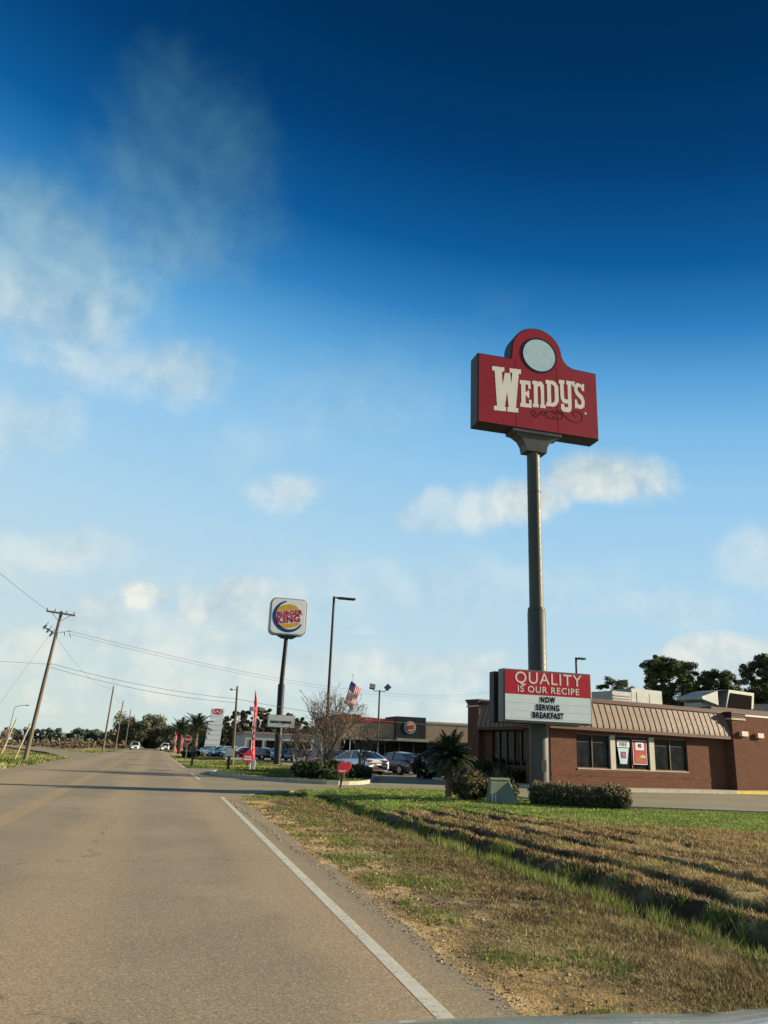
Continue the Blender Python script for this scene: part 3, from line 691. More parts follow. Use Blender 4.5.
# face is cut into convex-ish strips by letting blender tessellate one ngon prism
mb = MB(); mb.prism_y(Pin, yf-.022, yf-.003); face = mb.build('red_panel', M_RED, SG)
mb = MB(); mb.prism_y([(x, z) for x, z in Pin], .343, .36); mb.build('red_panel', M_RED, SG)
def mapUV(u, v): return (x0s+u*SW, zt-v*(zt-zb))
W_, H_ = SW, zt-zb
prims = []
def L(kind, *a): prims.append((kind, *a))
def letter(u0, v0, u1, v1, tilt, items):
    """items are drawn in a unit box (0..1, 0 top) scaled to the letter cell"""
    X0, Z0 = mapUV(u0, v0); w = (u1-u0)*W_; h = (v1-v0)*H_
    T = lambda x, y: (X0+x*w, Z0-y*h+tilt*x*w)
    for it in items:
        if it[0] == 's': prims.append(('s', [T(*q) for q in it[1]], it[2], it[-1] if it[-1] == 'cut' else 'add'))
        elif it[0] == 'p': prims.append(('p', [T(*q) for q in it[1]], it[-1] if it[-1] == 'cut' else 'add'))
B = lambda x0, y0, x1, y1: ('p', [(x0, y0), (x1, y0), (x1, y1), (x0, y1)])
letter(.118, .165, .352, .80, .05, [B(0, 0, .42, .10), B(.60, 0, 1, .10), ('p', [(.08, .08), (.33, .08), (.40, 1), (.17, 1)]), ('p', [(.17, 1), (.40, 1), (.62, .12), (.44, .12)]),
     ('p', [(.44, .12), (.62, .12), (.80, 1), (.58, 1)]), ('p', [(.58, 1), (.80, 1), (.93, .08), (.70, .08)]), B(.05, .90, .47, 1), B(.52, .90, .90, 1)])
letter(.342, .30, .437, .69, .05, [B(.12, 0, .48, 1), B(0, 0, .95, .15), B(0, .86, 1, 1), B(.4, .42, .80, .57), B(.74, 0, .95, .30), B(.78, .70, 1, 1), B(.64, .36, .80, .64)])
letter(.447, .28, .553, .665, .05, [B(.10, 0, .40, 1), B(0, 0, .40, .13), B(0, .87, .46, 1), B(.64, .28, .92, 1), B(.58, .87, 1, 1), ('p', [(.38, .10), (.5, 0), (.74, 0), (.92, .14), (.92, .32), (.64, .32), (.62, .2), (.5, .17), (.38, .25)])])
letter(.558, .235, .665, .62, .05, [B(.10, 0, .42, 1), B(0, 0, .60, .14), B(0, .86, .60, 1), ('p', [(.5, 0), (.78, .04), (1, .22), (1, .78), (.78, .96), (.5, 1), (.5, .86), (.66, .80), (.70, .70), (.70, .30), (.66, .2), (.5, .14)])])
letter(.672, .20, .785, .665, .05, [B(0, 0, .42, .12), B(.56, 0, 1, .12), B(.08, 0, .34, .50), B(.64, 0, .92, .86), ('p', [(.08, .45), (.34, .45), (.40, .60), (.64, .60), (.64, .74), (.26, .72), (.1, .6)]), ('p', [(.92, .8), (.86, .94), (.70, 1), (.26, 1), (.10, .92), (.10, .76), (.34, .76), (.38, .86), (.64, .84), (.66, .7)])])
letter(.783, .19, .812, .27, .05, [('p', [(.1, 0), (.9, 0), (.6, 1), (.2, 1)])])
letter(.800, .20, .888, .585, .05, [('p', [(.98, .02), (.98, .30), (.78, .30), (.68, .17), (.42, .14), (.32, .24), (.40, .34), (.85, .50), (1, .68), (.95, .90), (.70, 1), (.30, 1), (.22, .93), (.18, 1), (.02, 1), (.02, .66), (.22, .66), (.32, .82), (.52, .86), (.68, .80), (.66, .68), (.50, .60), (.15, .46), (.0, .28), (.08, .08), (.35, 0), (.68, .04), (.78, .09), (.84, .02)])])
letter(.885, .62, .90, .65, 0, [B(0, 0, 1, 1)])
V, Fs = raster([p for p in prims], x0s, x1s, zb, zt, .0125)
o = npmesh('lettering', V, Fs, M_CREAM, face); o.location = (0, yf-.026, 0)
# scroll ornament under the name
sc = []
def scr(pts, w=.035): sc.append(('s', [mapUV(*p) for p in pts], w))
def uvarc(cu, cv, ru, rv, a0, a1, n=16): return [(cu+ru*math.cos(rad(a0+(a1-a0)*i/n)), cv-rv*math.sin(rad(a0+(a1-a0)*i/n))) for i in range(n+1)]
scr(uvarc(.455, .745, .018, .03, -90, 180)); scr([(.437, .745), (.45, .80), (.48, .80), (.50, .75), (.52, .715), (.545, .70), (.56, .72)])
scr(uvarc(.535, .735, .02, .025, 0, 300)); scr(uvarc(.60, .74, .045, .055, 20, 330)); scr(uvarc(.655, .735, .04, .05, -160, 150))
scr([(.60, .685), (.65, .66), (.69, .68), (.715, .72), (.74, .76), (.78, .79), (.82, .79), (.855, .755), (.865, .70), (.85, .64), (.81, .62), (.785, .65), (.79, .70), (.815, .70)])
V, Fs = raster(sc, x0s, x1s, zb, zt, .0125)
o = npmesh('scroll', V, Fs, mat('sign_dark_scroll', (.06, .008, .015), .5), face); o.location = (0, yf-.026, 0)
# round emblem: pale disc with a dark blue rim (portrait left out)
mx_, mz_ = mapUV(.508, -.115)
def disc(cx_, cz_, r, y0, y1, n=40): return [(cx_+r*math.cos(2*PI*i/n), cz_+r*math.sin(2*PI*i/n)) for i in range(n)]
mb = MB(); mb.prism_y(disc(mx_, mz_, .745, 0, 0), yf-.032, yf-.02); em = mb.build('emblem_rim', mat('sign_navy', (.012, .016, .045), .5), face)
mb = MB(); mb.prism_y(disc(mx_, mz_, .665, 0, 0), yf-.040, yf-.033); mb.build('emblem_disc', mat('sign_pale_blue', (.46, .62, .66), .5, var=.1), em)
for xx in (-.86, .84):
    mb = MB(); mb.box(xx-.006, xx+.006, yf-.0245, yf-.0225, zb+.06, zt-.06); mb.build('panel_seam', mat('seam_dark_red', (.10, .006, .01), .6), face)
for z_ in (2.2, 8.4, 10.6):
    rr_ = .322 if z_ < 6 else .248
    mb = MB(); mb.tube([(-.01*(z_ > 6), 0, z_), (-.01*(z_ > 6), 0, z_+.03)], rr_, 28); mb.build('weld_ring', M_POLE, SG)
mb = MB(); mb.box(-.09, .09, -.332, -.30, .95, 1.3); mb.build('access_hatch', M_POLE, SG)
# flared saddle below the cabinet
mb = MB(); prof = [(.98, 12.90), (.98, 12.80), (.80, 12.74), (.58, 12.58), (.46, 12.38), (.42, 12.18), (.42, 12.12)]
for y0, y1 in ((-.34, .34),):
    vs = []; 
    for (w, z) in prof: vs += [(-w+.0, y0*max(.75, w/.98)*1.0, z), (w, y0*max(.75, w/.98), z), (w, y1*max(.75, w/.98), z), (-w, y1*max(.75, w/.98), z)]
    fs = [(3, 2, 1, 0)] if False else []
    for k in range(len(prof)-1):
        for j in range(4): fs.append((4*k+j, 4*(k+1)+j, 4*(k+1)+(j+1) % 4, 4*k+(j+1) % 4))
    fs += [(0, 1, 2, 3), tuple(4*(len(prof)-1)+j for j in (3, 2, 1, 0))]
    mb.add(vs, fs)
mb.build('saddle_bracket', mat('sign_saddle_grey', (.09, .09, .085), .5, .1, var=.15), SG, .01)
# two message boards back to back
M_LB = mat('letter_board_white', (.74, .80, .79), .4, var=.06, scale=2)
M_BLACK = mat('black_letter', (.004, .004, .004), .8, spec=.03)
BX0, BX1, BZ0, BZ1 = -1.60, 1.60, 2.44, 4.13
mb = MB(); mb.box(BX0, BX1, -.72, -.33, BZ0, BZ1); bd = mb.build('message_board', mat('board_grey_frame', (.13, .13, .13), .45, .2, var=.15), SG, .015)
mb = MB(); mb.box(-1.47, 1.7, .33, .72, BZ0, BZ1); mb.build('message_board', M_SIGNFR, SG, .015)
zs = BZ1-.80
mb = MB(); mb.box(BX0+.07, BX1-.05, -.738, -.722, zs, BZ1-.05); rp = mb.build('red_header', mat('header_red', (.50, .022, .040), .4, var=.06), bd)
mb = MB(); mb.box(BX0+.07, BX1-.05, -.738, -.722, BZ0+.07, zs-.005); wp = mb.build('letter_panel', M_LB, bd)
for k in range(3): zz = zs-.02-.25*k-.25; mb = MB(); mb.box(BX0+.08, BX1-.06, -.7405, -.739, zz, zz+.008); mb.build('letter_track', mat('track_grey', (.54, .62, .62), .5), wp)
cxm = (BX0+BX1)/2
text_obj('header_text', 'QUALITY', .53, M_CREAM, rp, (cxm+.02, -.742, BZ1-.28), bold=.002, sx=1.02, extr=.001, space=1.12)
text_obj('header_text', 'IS OUR RECIPE', .29, M_CREAM, rp, (cxm+.02, -.742, BZ1-.635), bold=.003, sx=1.08, extr=.001, space=1.12)
for k, s in enumerate(('NOW', 'SERVING', 'BREAKFAST')):
    text_obj('message_text', s, .255, M_BLACK, wp, (cxm-.02, -.7455, zs-.145-k*.25), bold=.013, sx=.74, extr=.001, space=1.18)

# ------------------------------------------------------------------ green utility box
UB = thing('utility_box', (10.55, 24.05, 0), rad(-14), 'green metal utility box on the lawn beside the rounded tan shrub', 'utility box')
M_UG = mat('utility_green', (.20, .225, .15), .55, .1, var=.15, scale=3)
mb = MB(); mb.hexa([(-.40, -.33, .02), (.50, -.40, .02), (.50, .33, .02), (-.40, .33, .02)], [(-.34, -.20, .66), (.26, -.06, .66), (.28, .30, .66), (-.34, .30, .66)]); mb.build('cabinet', M_UG, UB, .02)
mb = MB(); mb.hexa([(-.37, -.23, .662), (.29, -.09, .662), (.31, .32, .662), (-.37, .32, .662)], [(-.34, -.17, .715), (.26, -.03, .715), (.28, .28, .715), (-.34, .28, .715)]); mb.build('lid', M_UG, UB, .01)
mb = MB(); mb.box(-.46, .46, -.42, .40, -.05, .03); mb.build('concrete_pad', M_KERB, UB)
mb = MB(); mb.box(-.34, -.31, -.47, -.44, 0, .30); mb.box(-.24, -.215, -.47, -.44, 0, .26); mb.build('marker_stake', mat('stake_white', (.6, .6, .55), .6), UB)

# ------------------------------------------------------------------ the brick restaurant
A14 = rad(14.0); OX, OY = 18.4, 35.8
RB = thing('brick_restaurant', (OX, OY, 0), A14, 'single storey brown brick restaurant with a tan ribbed mansard and window posters', 'restaurant')
M_BR = brick_mat('restaurant_brick', (.145, .060, .036), (.088, .037, .024), (.17, .125, .09))
M_BRD = brick_mat('soldier_brick', (.17, .075, .05), (.12, .055, .04), (.24, .19, .15), .075, .21)
M_MAROON = mat('maroon_trim', (.075, .030, .026), .6, var=.12)
M_TANM = mat('tan_metal', (.175, .124, .092), .6, .0, var=.14, scale=1.0, streak=True)
M_GLASS, t_, p_ = newmat('dark_window_glass'); p_.inputs['Base Color'].default_value = (.012, .014, .016, 1); p_.inputs['Roughness'].default_value = .04; p_.inputs['Specular IOR Level'].default_value = .15
n_ = t_.noise(t_.node('ShaderNodeTexCoord').outputs['Object'], 1.6, 4, .6); t_.put(p_.inputs['Base Color'], t_.ramp(n_, [(.4, (.004, .005, .005)), (.62, (.016, .016, .014))]))
M_ALU = mat('bronze_frame', (.09, .08, .07), .4, .5)
M_PIL = mat('cream_pilaster', (.40, .38, .31), .6, var=.08)
HD, SL = 2.66, .97
WX = [(1.93, 4.19), (4.55, 6.98), (7.36, 9.88)]
wall = MB()
def wbox(*a): wall.box(*a)
# front wall pieces around the window band (y .45 -> .75)
wbox(.28, 1.93, .45, .75, 0, 3.0); wbox(9.88, 13.02, .45, .75, 0, 3.0)
wbox(1.932, 9.878, .45, .75, 0, SL-.12); wbox(1.932, 9.878, .45, .75, HD, 3.0)
wbox(.28, .58, .752, 2.3, 0, 3.0); wbox(.582, 1.80, 2.0, 2.3, 0, 3.0)
# left facade: spandrel, ends (x 1.8 -> 2.1)
wbox(1.802, 2.1, 2.302, 3.95, 0, 3.0); wbox(1.802, 2.1, 3.952, 7.15, 0, .98); wbox(1.802, 2.1, 3.952, 7.15, HD+.08, 3.0); wbox(1.802, 2.1, 7.152, 7.9, 0, 3.0)
# rest of the block
wbox(14.12, 30, .60, .9, 0, 4.18); wbox(2.56, 30, 8.7, 9.0, 0, 4.2); wbox(29.7, 30, .902, 8.698, 0, 4.2)
w_ = wall.build('brick_wall', M_BR, RB)
mb = MB(); mb.box(1.932, 9.878, .435, .75, SL-.118, SL-.02); mb.build('soldier_course', M_BRD, RB)
mb = MB(); mb.box(.30, 13.0, .435, .449, .62, .70); mb.build('dark_brick_band', brick_mat('dark_band_brick', (.055, .026, .018), (.15, .07, .045), (.05, .035, .025), .42, .3), RB)
mb = MB(); mb.box(1.95, 9.86, .40, .62, SL-.018, SL+.03); mb.build('window_sill', mat('sill_tan', (.38, .31, .22), .7), RB)
def window(x0, x1, mid):
    f = MB(); y0, y1 = .50, .56
    for a, b in ((x0, x0+.05), (mid-.03, mid+.03), (x1-.05, x1)): f.box(a, b, y0, y1, SL+.032, HD-.002)
    f.box(x0+.052, mid-.032, y0, y1, SL+.032, SL+.08); f.box(mid+.032, x1-.052, y0, y1, SL+.032, SL+.08)
    f.box(x0+.052, mid-.032, y0, y1, HD-.06, HD-.002); f.box(mid+.032, x1-.052, y0, y1, HD-.06, HD-.002)
    fo = f.build('window', M_ALU, RB)
    g = MB(); g.box(x0+.04, mid, .57, .58, SL+.04, HD-.01); g.box(mid+.002, x1-.04, .57, .58, SL+.04, HD-.01); g.build('pane', M_GLASS, fo)
    bl = MB(); bl.box(x0+.055, mid-.035, .562, .567, HD-.42, HD-.065); bl.box(mid+.035, x1-.055, .562, .567, HD-.42, HD-.065)
    bl.build('roller_blind', mat('blind_dark', (.022, .022, .02), .7), fo)
    return fo
for (a, b), m_ in zip(WX, (2.98 if False else 3.02, 5.78, 8.60)): window(a, b, m_)
for a, b in ((4.20, 4.54), (6.99, 7.35)): mb = MB(); mb.box(a, b, .42, .60, SL+.032, HD-.002); mb.build('pilaster', M_PIL, RB)
# left shaded glazing
gl = MB()
for k in range(6):
    y = 3.96+k*(7.14-3.96)/5-.03*(k == 5); gl.box(1.84, 1.90, y, y+.06, .985, HD+.075)
gl.box(1.835, 1.905, 3.955, 7.145, .982, 1.03) if False else None
fo = gl.build('window', M_ALU, RB); mb = MB(); mb.box(1.915, 1.93, 3.955, 7.145, .985, HD+.075); mb.build('pane', M_GLASS, fo)
# far-left entrance pier and small piers
def pier(x0, x1, y0, y1, H=4.12, name='brick_pier'):
    mb = MB(); mb.box(x0, x1, y0, y1, 0, H); p = mb.build(name, M_BR, RB)
    mb = MB(); mb.box(x0-.03, x1+.03, y0-.03, y1+.03, H+.002, H+.10); mb.box(x0-.07, x1+.07, y0-.07, y1+.07, H+.102, H+.2); mb.box(x0-.12, x1+.12, y0-.12, y1+.12, H+.202, H+.29)
    mb.build('cornice', M_MAROON, p); mb = MB(); mb.box(x0-.06, x1+.06, y0-.06, y1+.06, H-.14, H-.04); mb.build('pale_band', mat('stone_band', (.42, .37, .29), .7), p); return p
pier(1.45, 2.55, 7.92, 9.0, 4.25); pier(13.04, 14.10, -.10, .95, 4.02)
# mansard: concave ribbed metal skirts
prof = [(0.0, 2.96), (.02, 3.12), (.10, 3.40), (.22, 3.75), (.32, 4.05), (.36, 4.20)]
mb = MB()
def skirt(a, b, axis_, sign=1, off=0.):
    vs = []; n = len(prof)
    for t in (a, b):
        for (d, z) in prof: vs.append((t, d+off, z) if axis_ == 'x' else (d+off, t, z))
    mb.add(vs, [(i, n+i, n+i+1, i+1) if axis_ == 'x' else (i+1, n+i+1, n+i, i) for i in range(n-1)], True)
skirt(-.12, 13.03, 'x'); skirt(1.02, 7.85, 'y', off=1.25-.0)
mb.add([(-.12, 0, 2.96), (-.12, .36, 4.2), (-.12, 2.6, 4.2), (-.12, 2.6, 2.96)], [(0, 1, 2, 3)])
mb.add([(-.12, 2.6, 2.96), (-.12, 2.6, 4.2), (1.6, 2.6, 4.2), (1.25, 2.6, 2.96)], [(0, 1, 2, 3)])
ms = mb.build('mansard_roof', M_TANM, RB)
x = .1
while x < 13.0:
    mb = MB()
    for (d, z), (d2, z2) in zip(prof[:-1], prof[1:]): mb.hexa([(x-.022, d-.028, z), (x+.022, d-.028, z), (x+.022, d+.002, z), (x-.022, d+.002, z)], [(x-.022, d2-.028, z2), (x+.022, d2-.028, z2), (x+.022, d2+.002, z2), (x-.022, d2+.002, z2)])
    mb.build('seam_rib', M_TANM, ms); x += .415
y = 2.9
while y < 7.8:
    mb = MB()
    for (d, z), (d2, z2) in zip(prof[:-1], prof[1:]): mb.hexa([(1.25+d-.045, y-.018, z), (1.25+d+.002, y-.018, z), (1.25+d+.002, y+.018, z), (1.25+d-.045, y+.018, z)], [(1.25+d2-.045, y-.018, z2), (1.25+d2+.002, y-.018, z2), (1.25+d2+.002, y+.018, z2), (1.25+d2-.045, y+.018, z2)])
    mb.build('seam_rib', M_TANM, ms); y += .415
mb = MB(); mb.box(-.16, 13.03, -.05, .449, 2.80, 2.955); mb.box(-.16, .27, .451, 2.64, 2.80, 2.955); mb.box(1.20, 1.80, 2.642, 7.9, 2.80, 2.955); mb.build('eave_fascia', M_MAROON, RB)
mb = MB(); mb.box(-.02, 13.03, .28, .62, 4.20, 4.40); mb.box(1.56, 1.9, .622, 7.9, 4.20, 4.40); mb.box(-.02, .3, .622, 2.6, 4.2, 4.4); mb.build('parapet_cap', M_MAROON, RB)
mb = MB(); mb.box(14.12, 30, .56, .94, 4.185, 4.28); mb.build('white_coping', mat('coping_white', (.62, .6, .54), .6), RB)
mb = MB(); mb.box(14.3, 30, 2.2, 3.0, 4.28, 4.75); mb.build('upper_parapet', mat('dark_parapet', (.10, .06, .05), .7), RB)
mb = MB(); mb.box(2.11, 29.68, .95, 8.69, 3.7, 3.8); mb.box(.6, 2.1, .77, 1.98, 3.0, 3.1); mb.build('roof_deck', mat('roof_membrane', (.4, .4, .38), .8), RB)
M_LAMPW = mat('wall_light_cream', (.60, .46, .36), .5)
for (a, b, y) in ((13.55, 14.12, -.30), (15.9, 16.45, .40)): mb = MB(); mb.box(a, b, y, y+.195, 3.0, 3.27); mb.build('wall_light', M_LAMPW, RB, .02)
# walk and kerb along the wall
T14 = lambda x, y: (OX+x*math.cos(A14)-y*math.sin(A14), OY+x*math.sin(A14)+y*math.cos(A14))
def w2(pts): return [T14(*p) for p in pts]
mb = MB(); mb.prism_z(w2([(-1.0, -1.15), (30, -1.15), (30, .44), (.27, .44), (.27, 2.31), (1.79, 2.31), (1.79, 9.5), (-.6, 9.5)]), -.05, .13); tag(mb.build('pavement', mat('pavement_concrete', (.37, .35, .28), .9, var=.15, bump=.3)), kind='structure')
mb = MB(); mb.prism_z(w2([(-1.2, -1.36), (11.3, -1.36), (11.3, -1.152), (-1.2, -1.152)]), -.05, .145); tag(mb.build('kerb', M_KERB), kind='structure')
mb = MB(); mb.prism_z(w2([(11.302, -1.36), (30, -1.36), (30, -1.152), (11.302, -1.152)]), -.05, .147); tag(mb.build('kerb', mat('kerb_yellow_paint', (.55, .40, .06), .7, var=.2)), kind='structure')

# posters taped inside the middle window (own things)
def onwall(x, z, y=.0): p = T14(x, y); return (p[0], p[1], z)
M_PW = mat('poster_white', (.55, .58, .60), .5, var=.05)
t = thing('window_poster', onwall(5.16, 1.25, .49), A14, 'white and blue drink cup poster in the left pane of the middle window', 'poster')
mb = MB(); mb.box(-.43, .44, -.012, 0, .84, 1.19); h_ = mb.build('header_card', M_PW, t)
text_obj('poster_text', 'FREE', .25, mat('poster_ink_grey', (.12, .16, .22), .5), h_, (0, -.018, .98), bold=.006, sx=1.1)
mb = MB(); mb.prism_y([(-.26, .02), (.22, .02), (.38, .80), (-.40, .80)], -.012, 0); c_ = mb.build('cup', mat('poster_cup_blue', (.36, .48, .56), .5, var=.12), t)
mb = MB(); mb.box(-.20, .16, -.018, -.013, .30, .62); mb.build('cup_label', mat('cup_label_navy', (.04, .05, .14), .5), c_)
mb = MB(); mb.box(-.10, .07, -.023, -.019, .38, .54); mb.build('cup_emblem', mat('cup_red', (.5, .05, .06), .5), c_)
t = thing('window_poster', onwall(6.33, 1.27, .49), A14, 'red poster with white price box and food picture in the middle restaurant window', 'poster')
mb = MB(); mb.box(-.50, .50, -.012, 0, 0, 1.22); s_ = mb.build('sheet', mat('poster_red', (.34, .012, .025), .45, var=.08), t)
mb = MB(); mb.box(-.30, .30, -.018, -.013, .72, 1.12); pb = mb.build('price_box', M_PW, s_); text_obj('poster_text', '$5', .26, M_BLACK, pb, (0, -.022, .92), bold=.008)
mb = MB(); mb.prism_y([(-.36, .1), (.42, .08), (.42, .40), (.1, .56), (-.2, .46), (-.40, .3)], -.018, -.013); fd = mb.build('food_picture', mat('food_orange', (.30, .07, .03), .5, var=.5, scale=7), s_)
mb = MB(); mb.prism_y([(-.05, .34), (.40, .34), (.40, .44), (.12, .50)], -.023, -.019); mb.build('food_highlight', mat('food_yellow', (.5, .32, .12), .5), fd)
for q in ((-.5, -.47, 0, 1.22), (.47, .5, 0, 1.22), (-.468, .468, 0, .03), (-.468, .468, 1.19, 1.22)): mb = MB(); mb.box(q[0], q[1], -.018, -.0135, q[2], q[3]); mb.build('border', M_PW, s_)

# roof plant
M_UNIT = mat('unit_metal', (.27, .285, .27), .5, .2, var=.15, scale=2)
def rloc(x, y, z): p = T14(x, y); return (p[0], p[1], z)
t = thing('rooftop_air_handler', rloc(10.2, 5.0, 3.8), A14, 'pale grey boxy air handler on the restaurant roof behind the ribbed mansard', 'roof unit')
mb = MB(); mb.box(-1.8, -.25, -.7, 1.0, .1, 1.55); mb.build('intake_box', M_UNIT, t, .02)
mb = MB(); mb.box(-.24, 2.35, -.7, 1.0, .1, 1.80); b_ = mb.build('housing', M_UNIT, t, .02)
mb = MB()
for k in range(7): mb.box(-1.7, -.35, -.73, -.702, .3+k*.16, .36+k*.16)
mb.build('louvre', mat('louvre_grey', (.2, .2, .2), .5), t)
mb = MB(); mb.box(.2, 1.2, -.72, -.702, .3, 1.6); mb.box(1.25, 2.2, -.72, -.702, .3, 1.6); mb.build('access_panel', M_UNIT, b_)
t = thing('rooftop_kitchen_hood', rloc(18.7, 5.0, 3.8), A14, 'slanted sheet metal hood with a dark grille on the right of the restaurant roof', 'roof unit')
mb = MB(); mb.prism_y([(-.6, .1), (2.3, .1), (2.75, 2.3), (.2, 2.35)], -.6, 1.4); mb.build('hood', M_UNIT, t, .02)
mb = MB(); mb.prism_y([(-.35, .55), (2.1, .55), (2.45, 2.1), (.35, 2.15)], -.64, -.602); mb.build('grille', mat('hood_grille', (.010, .007, .006), .9, spec=.02), t)
mb = MB(); mb.add([(-.9, -.6, 2.2), (.18, -.6, 2.35), (.18, 1.4, 2.35), (-.9, 1.4, 2.2), (-2.4, -.6, 1.75), (-2.4, 1.4, 1.75), (-2.4, -.6, 1.6), (-2.4, 1.4, 1.6), (-.9, -.6, 1.3), (-.9, 1.4, 1.3)], [(0, 1, 2, 3), (4, 0, 3, 5), (6, 8, 0, 4), (7, 5, 3, 9), (6, 4, 5, 7), (8, 6, 7, 9)]); mb.build('side_canopy', M_UNIT, t)
mb = MB(); mb.box(-2.0, -.92, -.2, 1.2, .1, 1.45); mb.build('fan_box', M_UNIT, t, .02)
t = thing('rooftop_unit', rloc(23.7, 4.6, 3.8), A14, 'low pale roof unit at the right edge of the view', 'roof unit')
mb = MB(); mb.box(-1.3, 4, -.7, 1.0, .1, 1.6); mb.build('housing', M_UNIT, t, .02); mb = MB(); mb.box(-1.35, 4.05, -.75, 1.05, 1.603, 1.66); mb.build('lid', M_UNIT, t)
t = thing('roof_dish', rloc(5.2, 4.0, 3.8), A14, 'round tan dish on the roof edge just right of the message board', 'dish')
mb = MB(); vs = []
for j in range(6):
    r = .62*j/5
    for i in range(20): vs.append((r*math.cos(i*PI/10), -.18+.16*(j/5)**2*0-.16+.16*(j/5)**2, 1.15+r*math.sin(i*PI/10)))
mb.add(vs, [(j*20+i, j*20+(i+1) % 20, (j+1)*20+(i+1) % 20, (j+1)*20+i) for j in range(5) for i in range(20)], True); mb.build('reflector', mat('dish_tan', (.40, .34, .25), .5), t)
mb = MB(); mb.cyl((0, 0, 0), (0, 0, 1.15), .04); mb.cyl((0, 0, 1.15), (0, -.3, 1.15), .03); mb.build('mast', M_UNIT, t)

# ------------------------------------------------------------------ burger restaurant and its pylon sign
BKx, BKy = 20.2, 87.
BB = thing('burger_restaurant', (BKx, BKy, 0), 0, 'low tan burger restaurant with a red parapet band and a dark logo tower', 'restaurant')
M_TAN = mat('stucco_tan', (.27, .215, .15), .85, var=.12, scale=.8)
mb = MB(); mb.box(-.6, 5.3, 0, 16, 2.85, 4.55); mb.box(8.8, 22, 0, 16, 2.85, 4.75); mb.box(-.6, 22, .6, 16, 0, 2.84); mb.build('wall', M_TAN, BB)
mb = MB(); mb.box(-.7, 3.0, -.1, 16, 4.56, 5.05); mb.box(3.002, 5.3, -.12, 16, 4.56, 5.0); mb.build('red_parapet', mat('parapet_red', (.34, .05, .045), .5), BB)
mb = MB(); mb.box(-.7, 1.4, -.14, 15, 5.052, 5.30); mb.build('dark_parapet', mat('parapet_brown', (.07, .055, .05), .6), BB)
mb = MB(); mb.box(8.8, 22, -.1, .1, 4.752, 4.95); mb.build('coping', mat('coping_tan', (.42, .36, .27), .7), BB)
mb = MB(); mb.box(5.31, 8.79, -.5, 4, 2.75, 5.32); tw = mb.build('logo_tower', mat('tower_charcoal', (.014, .020, .025), .7), BB)
mb = MB(); mb.box(-6, 8.75, -.8, -.02, 2.72, 2.86) if False else mb.box(-.7, 5.3, -.9, -.01, 2.66, 2.84); mb.box(5.31, 9.0, -1.1, -.51, 2.70, 3.0); mb.build('awning', mat('awning_pale', (.24, .24, .2), .6), BB)
mb = MB(); mb.box(-.6, 5.3, .50, .58, .1, 2.64); mb.box(5.31, 22, .50, .58, .1, 2.64); gg = mb.build('glazing', M_GLASS, BB)
for k in range(14): x = -.6+k*1.65; mb = MB(); mb.box(x, x+.12, .40, .49, .05, 2.64); mb.build('mullion', mat('mullion_dark', (.05, .045, .04), .5), gg)
def bk_logo(parent, y, cx_, cz_, R, sc=1.):
    G = mat('bun_gold', (.62, .36, .05), .45); Rd = mat('burger_letter_red', (.42, .012, .03), .45); Bl = mat('crescent_blue', (.018, .055, .20), .45)
    tl = rad(9); ct, st_ = math.cos(tl), math.sin(tl)
    rot = lambda gx, gz: ((gx-cx_)*ct+(gz-cz_)*st_, -(gx-cx_)*st_+(gz-cz_)*ct)
    def top(gx, gz): a, b = rot(gx, gz); return (b > R*.38) & ((a/(R*.70))**2+((b-R*.36)/(R*.42))**2 < 1)
    def bot(gx, gz): a, b = rot(gx, gz); return (b < -R*.44) & ((a/(R*.70))**2+((b+R*.42)/(R*.30))**2 < 1)
    res = R/60
    for f in (top, bot):
        V, Fs = raster([('f', f)], cx_-R*1.1, cx_+R*1.1, cz_-R*1.1, cz_+R*1.1, res); o = npmesh('bun', V, Fs, G, parent); o.location = (0, y, 0)
    def cres(gx, gz):
        a = gx-cx_; b = gz-cz_; r = np.hypot(a, b); ang = np.degrees(np.arctan2(b, a)) % 360
        r2 = np.hypot(a-R*.09, b-R*.07)
        return (r < R) & (r2 > R*.87) & (((ang > 100) & (ang < 333)))
    V, Fs = raster([('f', cres)], cx_-R*1.1, cx_+R*1.1, cz_-R*1.1, cz_+R*1.1, res); o = npmesh('crescent', V, Fs, Bl, parent); o.location = (0, y, 0)
    o = text_obj('burger_lettering', 'BURGER', R*.41, Rd, parent, (cx_+R*.06, y-.008, cz_+R*.20), rot=(PI/2, -tl, 0), bold=R*.02, sx=.98, space=1.1)
    o = text_obj('burger_lettering', 'KING', R*.58, Rd, parent, (cx_+R*.03, y-.008, cz_-R*.20), rot=(PI/2, -tl, 0), bold=R*.026, sx=1.0, space=1.12)
V_w = mat('logo_white', (.74, .76, .76), .45, var=.04)
mb = MB(); mb.prism_y(disc(6.95, 4.2, .68, 0, 0), -.56, -.51); dd = mb.build('round_logo', mat('logo_grey', (.30, .29, .27), .5), tw); bk_logo(dd, -.572, 6.95, 4.2, .56)
BS = thing('burger_pylon_sign', (10.6, 73, 0), 0, 'pole sign with a white rounded square panel showing a burger restaurant logo', 'sign')
mb = MB(); mb.tube([(0.1, 0, 0), (-.02, 0, 6.9), (-.02, 0, 7.0)], [.31, .31, .24], 20); mb.build('lower_pole', mat('pole_dark', (.022, .022, .022), .5, .0), BS)
mb = MB(); mb.tube([(-.02, 0, 7.02), (.10, 0, 11.1)], [.21, .19], 20); mb.build('upper_pole', mat('pole_dark', (.045,)*3), BS)
mb = MB(); mb.prism_y([(-.75, 11.36), (1.1, 11.36), (.7, 11.12), (-.3, 11.12)], -.35, .35); mb.build('saddle', mat('pole_dark', (.045,)*3), BS)
